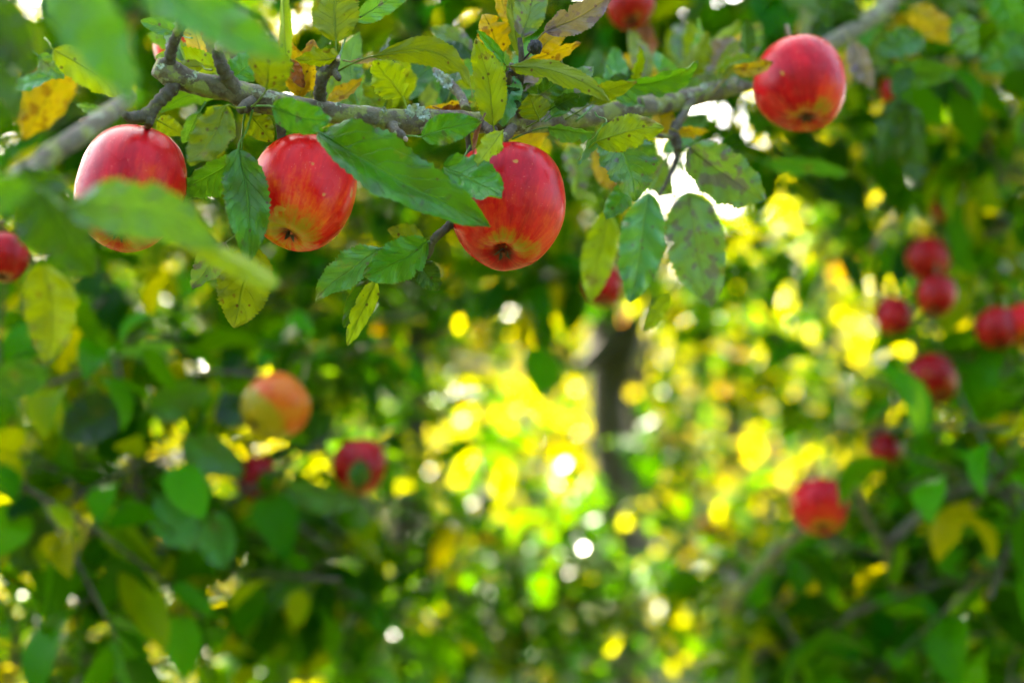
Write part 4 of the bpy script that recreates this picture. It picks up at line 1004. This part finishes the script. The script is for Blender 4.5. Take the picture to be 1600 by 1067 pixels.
behind(1578, 3.2, 20, 'apple tree with the thin dark stem rising beside the blurred red apples',
   [[(1578,420,3.2,.02),(1500,330,3.2,.012),(1440,260,3.2,.008)]],
   [(1500,700,3.0,140,110,.4,110),(1400,880,3.0,150,110,.4,110),(1550,300,3.1,110,150,.4,50),(1430,200,3.3,130,90,.4,36),(1290,900,3.2,130,80,.4,80),(1240,590,3.6,60,60,.3,24),(1330,640,3.4,80,80,.3,40),(1400,60,3.4,190,110,.4,64),(1260,40,3.6,150,80,.4,70),(1560,560,3.1,120,160,.4,110),(1560,900,3.0,150,180,.4,130),(1400,330,3.5,70,90,.3,40)],
   ((1.6, 3.8, 3.6), (1.2, .8, .6)), 1200, M_GREEN)

# ------------------------------------------------------------------ turning trees in full sun, farther back
def sunny(x, y, label, crown, n, clumps, size=.078, r=.07, mat=M_AUTUMN, n_single=220, cr=.24):
    tr = [(v(x, y, -.1), r * 1.3), (v(x, y, .9), r), (v(x + .05, y, 1.8), r * .85), (v(x, y, 2.8), r * .5), (v(x, y, crown[0][2] + crown[1][2] * .6), r * .25)]
    limbs = []
    for k in range(6):
        a = k * 1.05 + x; e = Vector((x + math.cos(a) * crown[1][0] * .75, y + math.sin(a) * crown[1][1] * .75, crown[0][2] + rng.uniform(-.4, .6)))
        s0 = Vector((x, y, rng.uniform(1.2, 2.2))); limbs.append([(s0, r * .5), ((s0 + e) / 2 + v(0, 0, .15), r * .3), (e, r * .12)])
    t = plant_tree(v(x, y, 0), label, tr, limbs)
    C = world_cloud(crown[0], crown[1], n, clumps, cr)
    put_leaves(t, leaf_frames(C, size, .4, .5), mat, n_single, far=True)
    return t
sunny(-1.9, 6.2, 'yellowing apple tree glowing behind the left-hand leaves', ((-1.9, 6.2, 1.9), (1.5, 1.1, 1.5)), 2500, 120, cr=.15)
sunny(.55, 6.6, 'bright yellow backlit apple tree in the middle of the picture', ((.35, 6.6, 1.8), (1.5, 1.0, 1.2)), 1450, 130, cr=.11)
sunny(1.75, 7.8, 'bright yellow backlit apple tree behind the lone smooth apple', ((1.75, 7.8, 2.3), (1.6, 1.1, 1.7)), 2000, 140, cr=.12)
sunny(3.1, 6.8, 'yellow-green backlit apple tree behind the blurred red cluster', ((3.0, 6.8, 1.9), (1.2, 1.0, 1.5)), 2600, 110, cr=.17)
sunny(-.5, 9.8, 'turning apple tree farther back, between the two trunks', ((-.6, 9.8, 2.0), (2.0, 1.0, 1.3)), 3400, 140, cr=.18)
# the last row, closing the view
far_labels = ['far dark orchard tree at the back, outermost on the left', 'far orchard tree at the back behind the golden apple', 'far orchard tree closing the view left of the broad trunk',
  'far orchard tree closing the view behind the slim trunk', 'far orchard tree seen through the gap of yellow light', 'far orchard tree at the back behind the pinkish apple', 'far orchard tree at the back, outermost on the right']
for i, lab in enumerate(far_labels):
    x = -7.8 + i * 2.6; y = 17 + (i % 2) * 1.8
    h = 5.6 if i == 4 else 8.6 + .5 * (i % 3)
    sunny(x, y, lab, ((x, y, h / 2), (2.1, 1.4, h / 2)), int(1150 * h), int(36 * h), size=.22, r=.12, mat=M_AUTUMN, n_single=0, cr=.5)
for x, y, h, lab in ((-6.0, 23.0, 10.5, 'tall tree behind the last orchard row, far left'), (-1.2, 24.0, 11.0, 'tall tree behind the last orchard row, near the middle'), (6.8, 23.0, 10.5, 'tall tree behind the last orchard row, far right')):
    sunny(x, y, lab, ((x, y, h / 2), (2.7, 1.6, h / 2)), 9000, 400, size=.28, r=.16, mat=M_GREEN, n_single=0, cr=.6)

# unseen row added behind the camera to block low frontal sky light
for k in range(5):
    x = -6.2 + k * 3.1; y = -3.9 - .5 * (k % 2); h = 5.4 + .3 * (k % 3)
    o = sunny(x, y, 'apple tree added behind the camera, out of view, to block sky light', ((x, y, h / 2 + .1), (1.8, 1.2, h / 2)), 3200, 200, size=.16, r=.09, mat=M_GREEN, n_single=0, cr=.3)
    o['group'] = 'unseen trees added to block sky light'
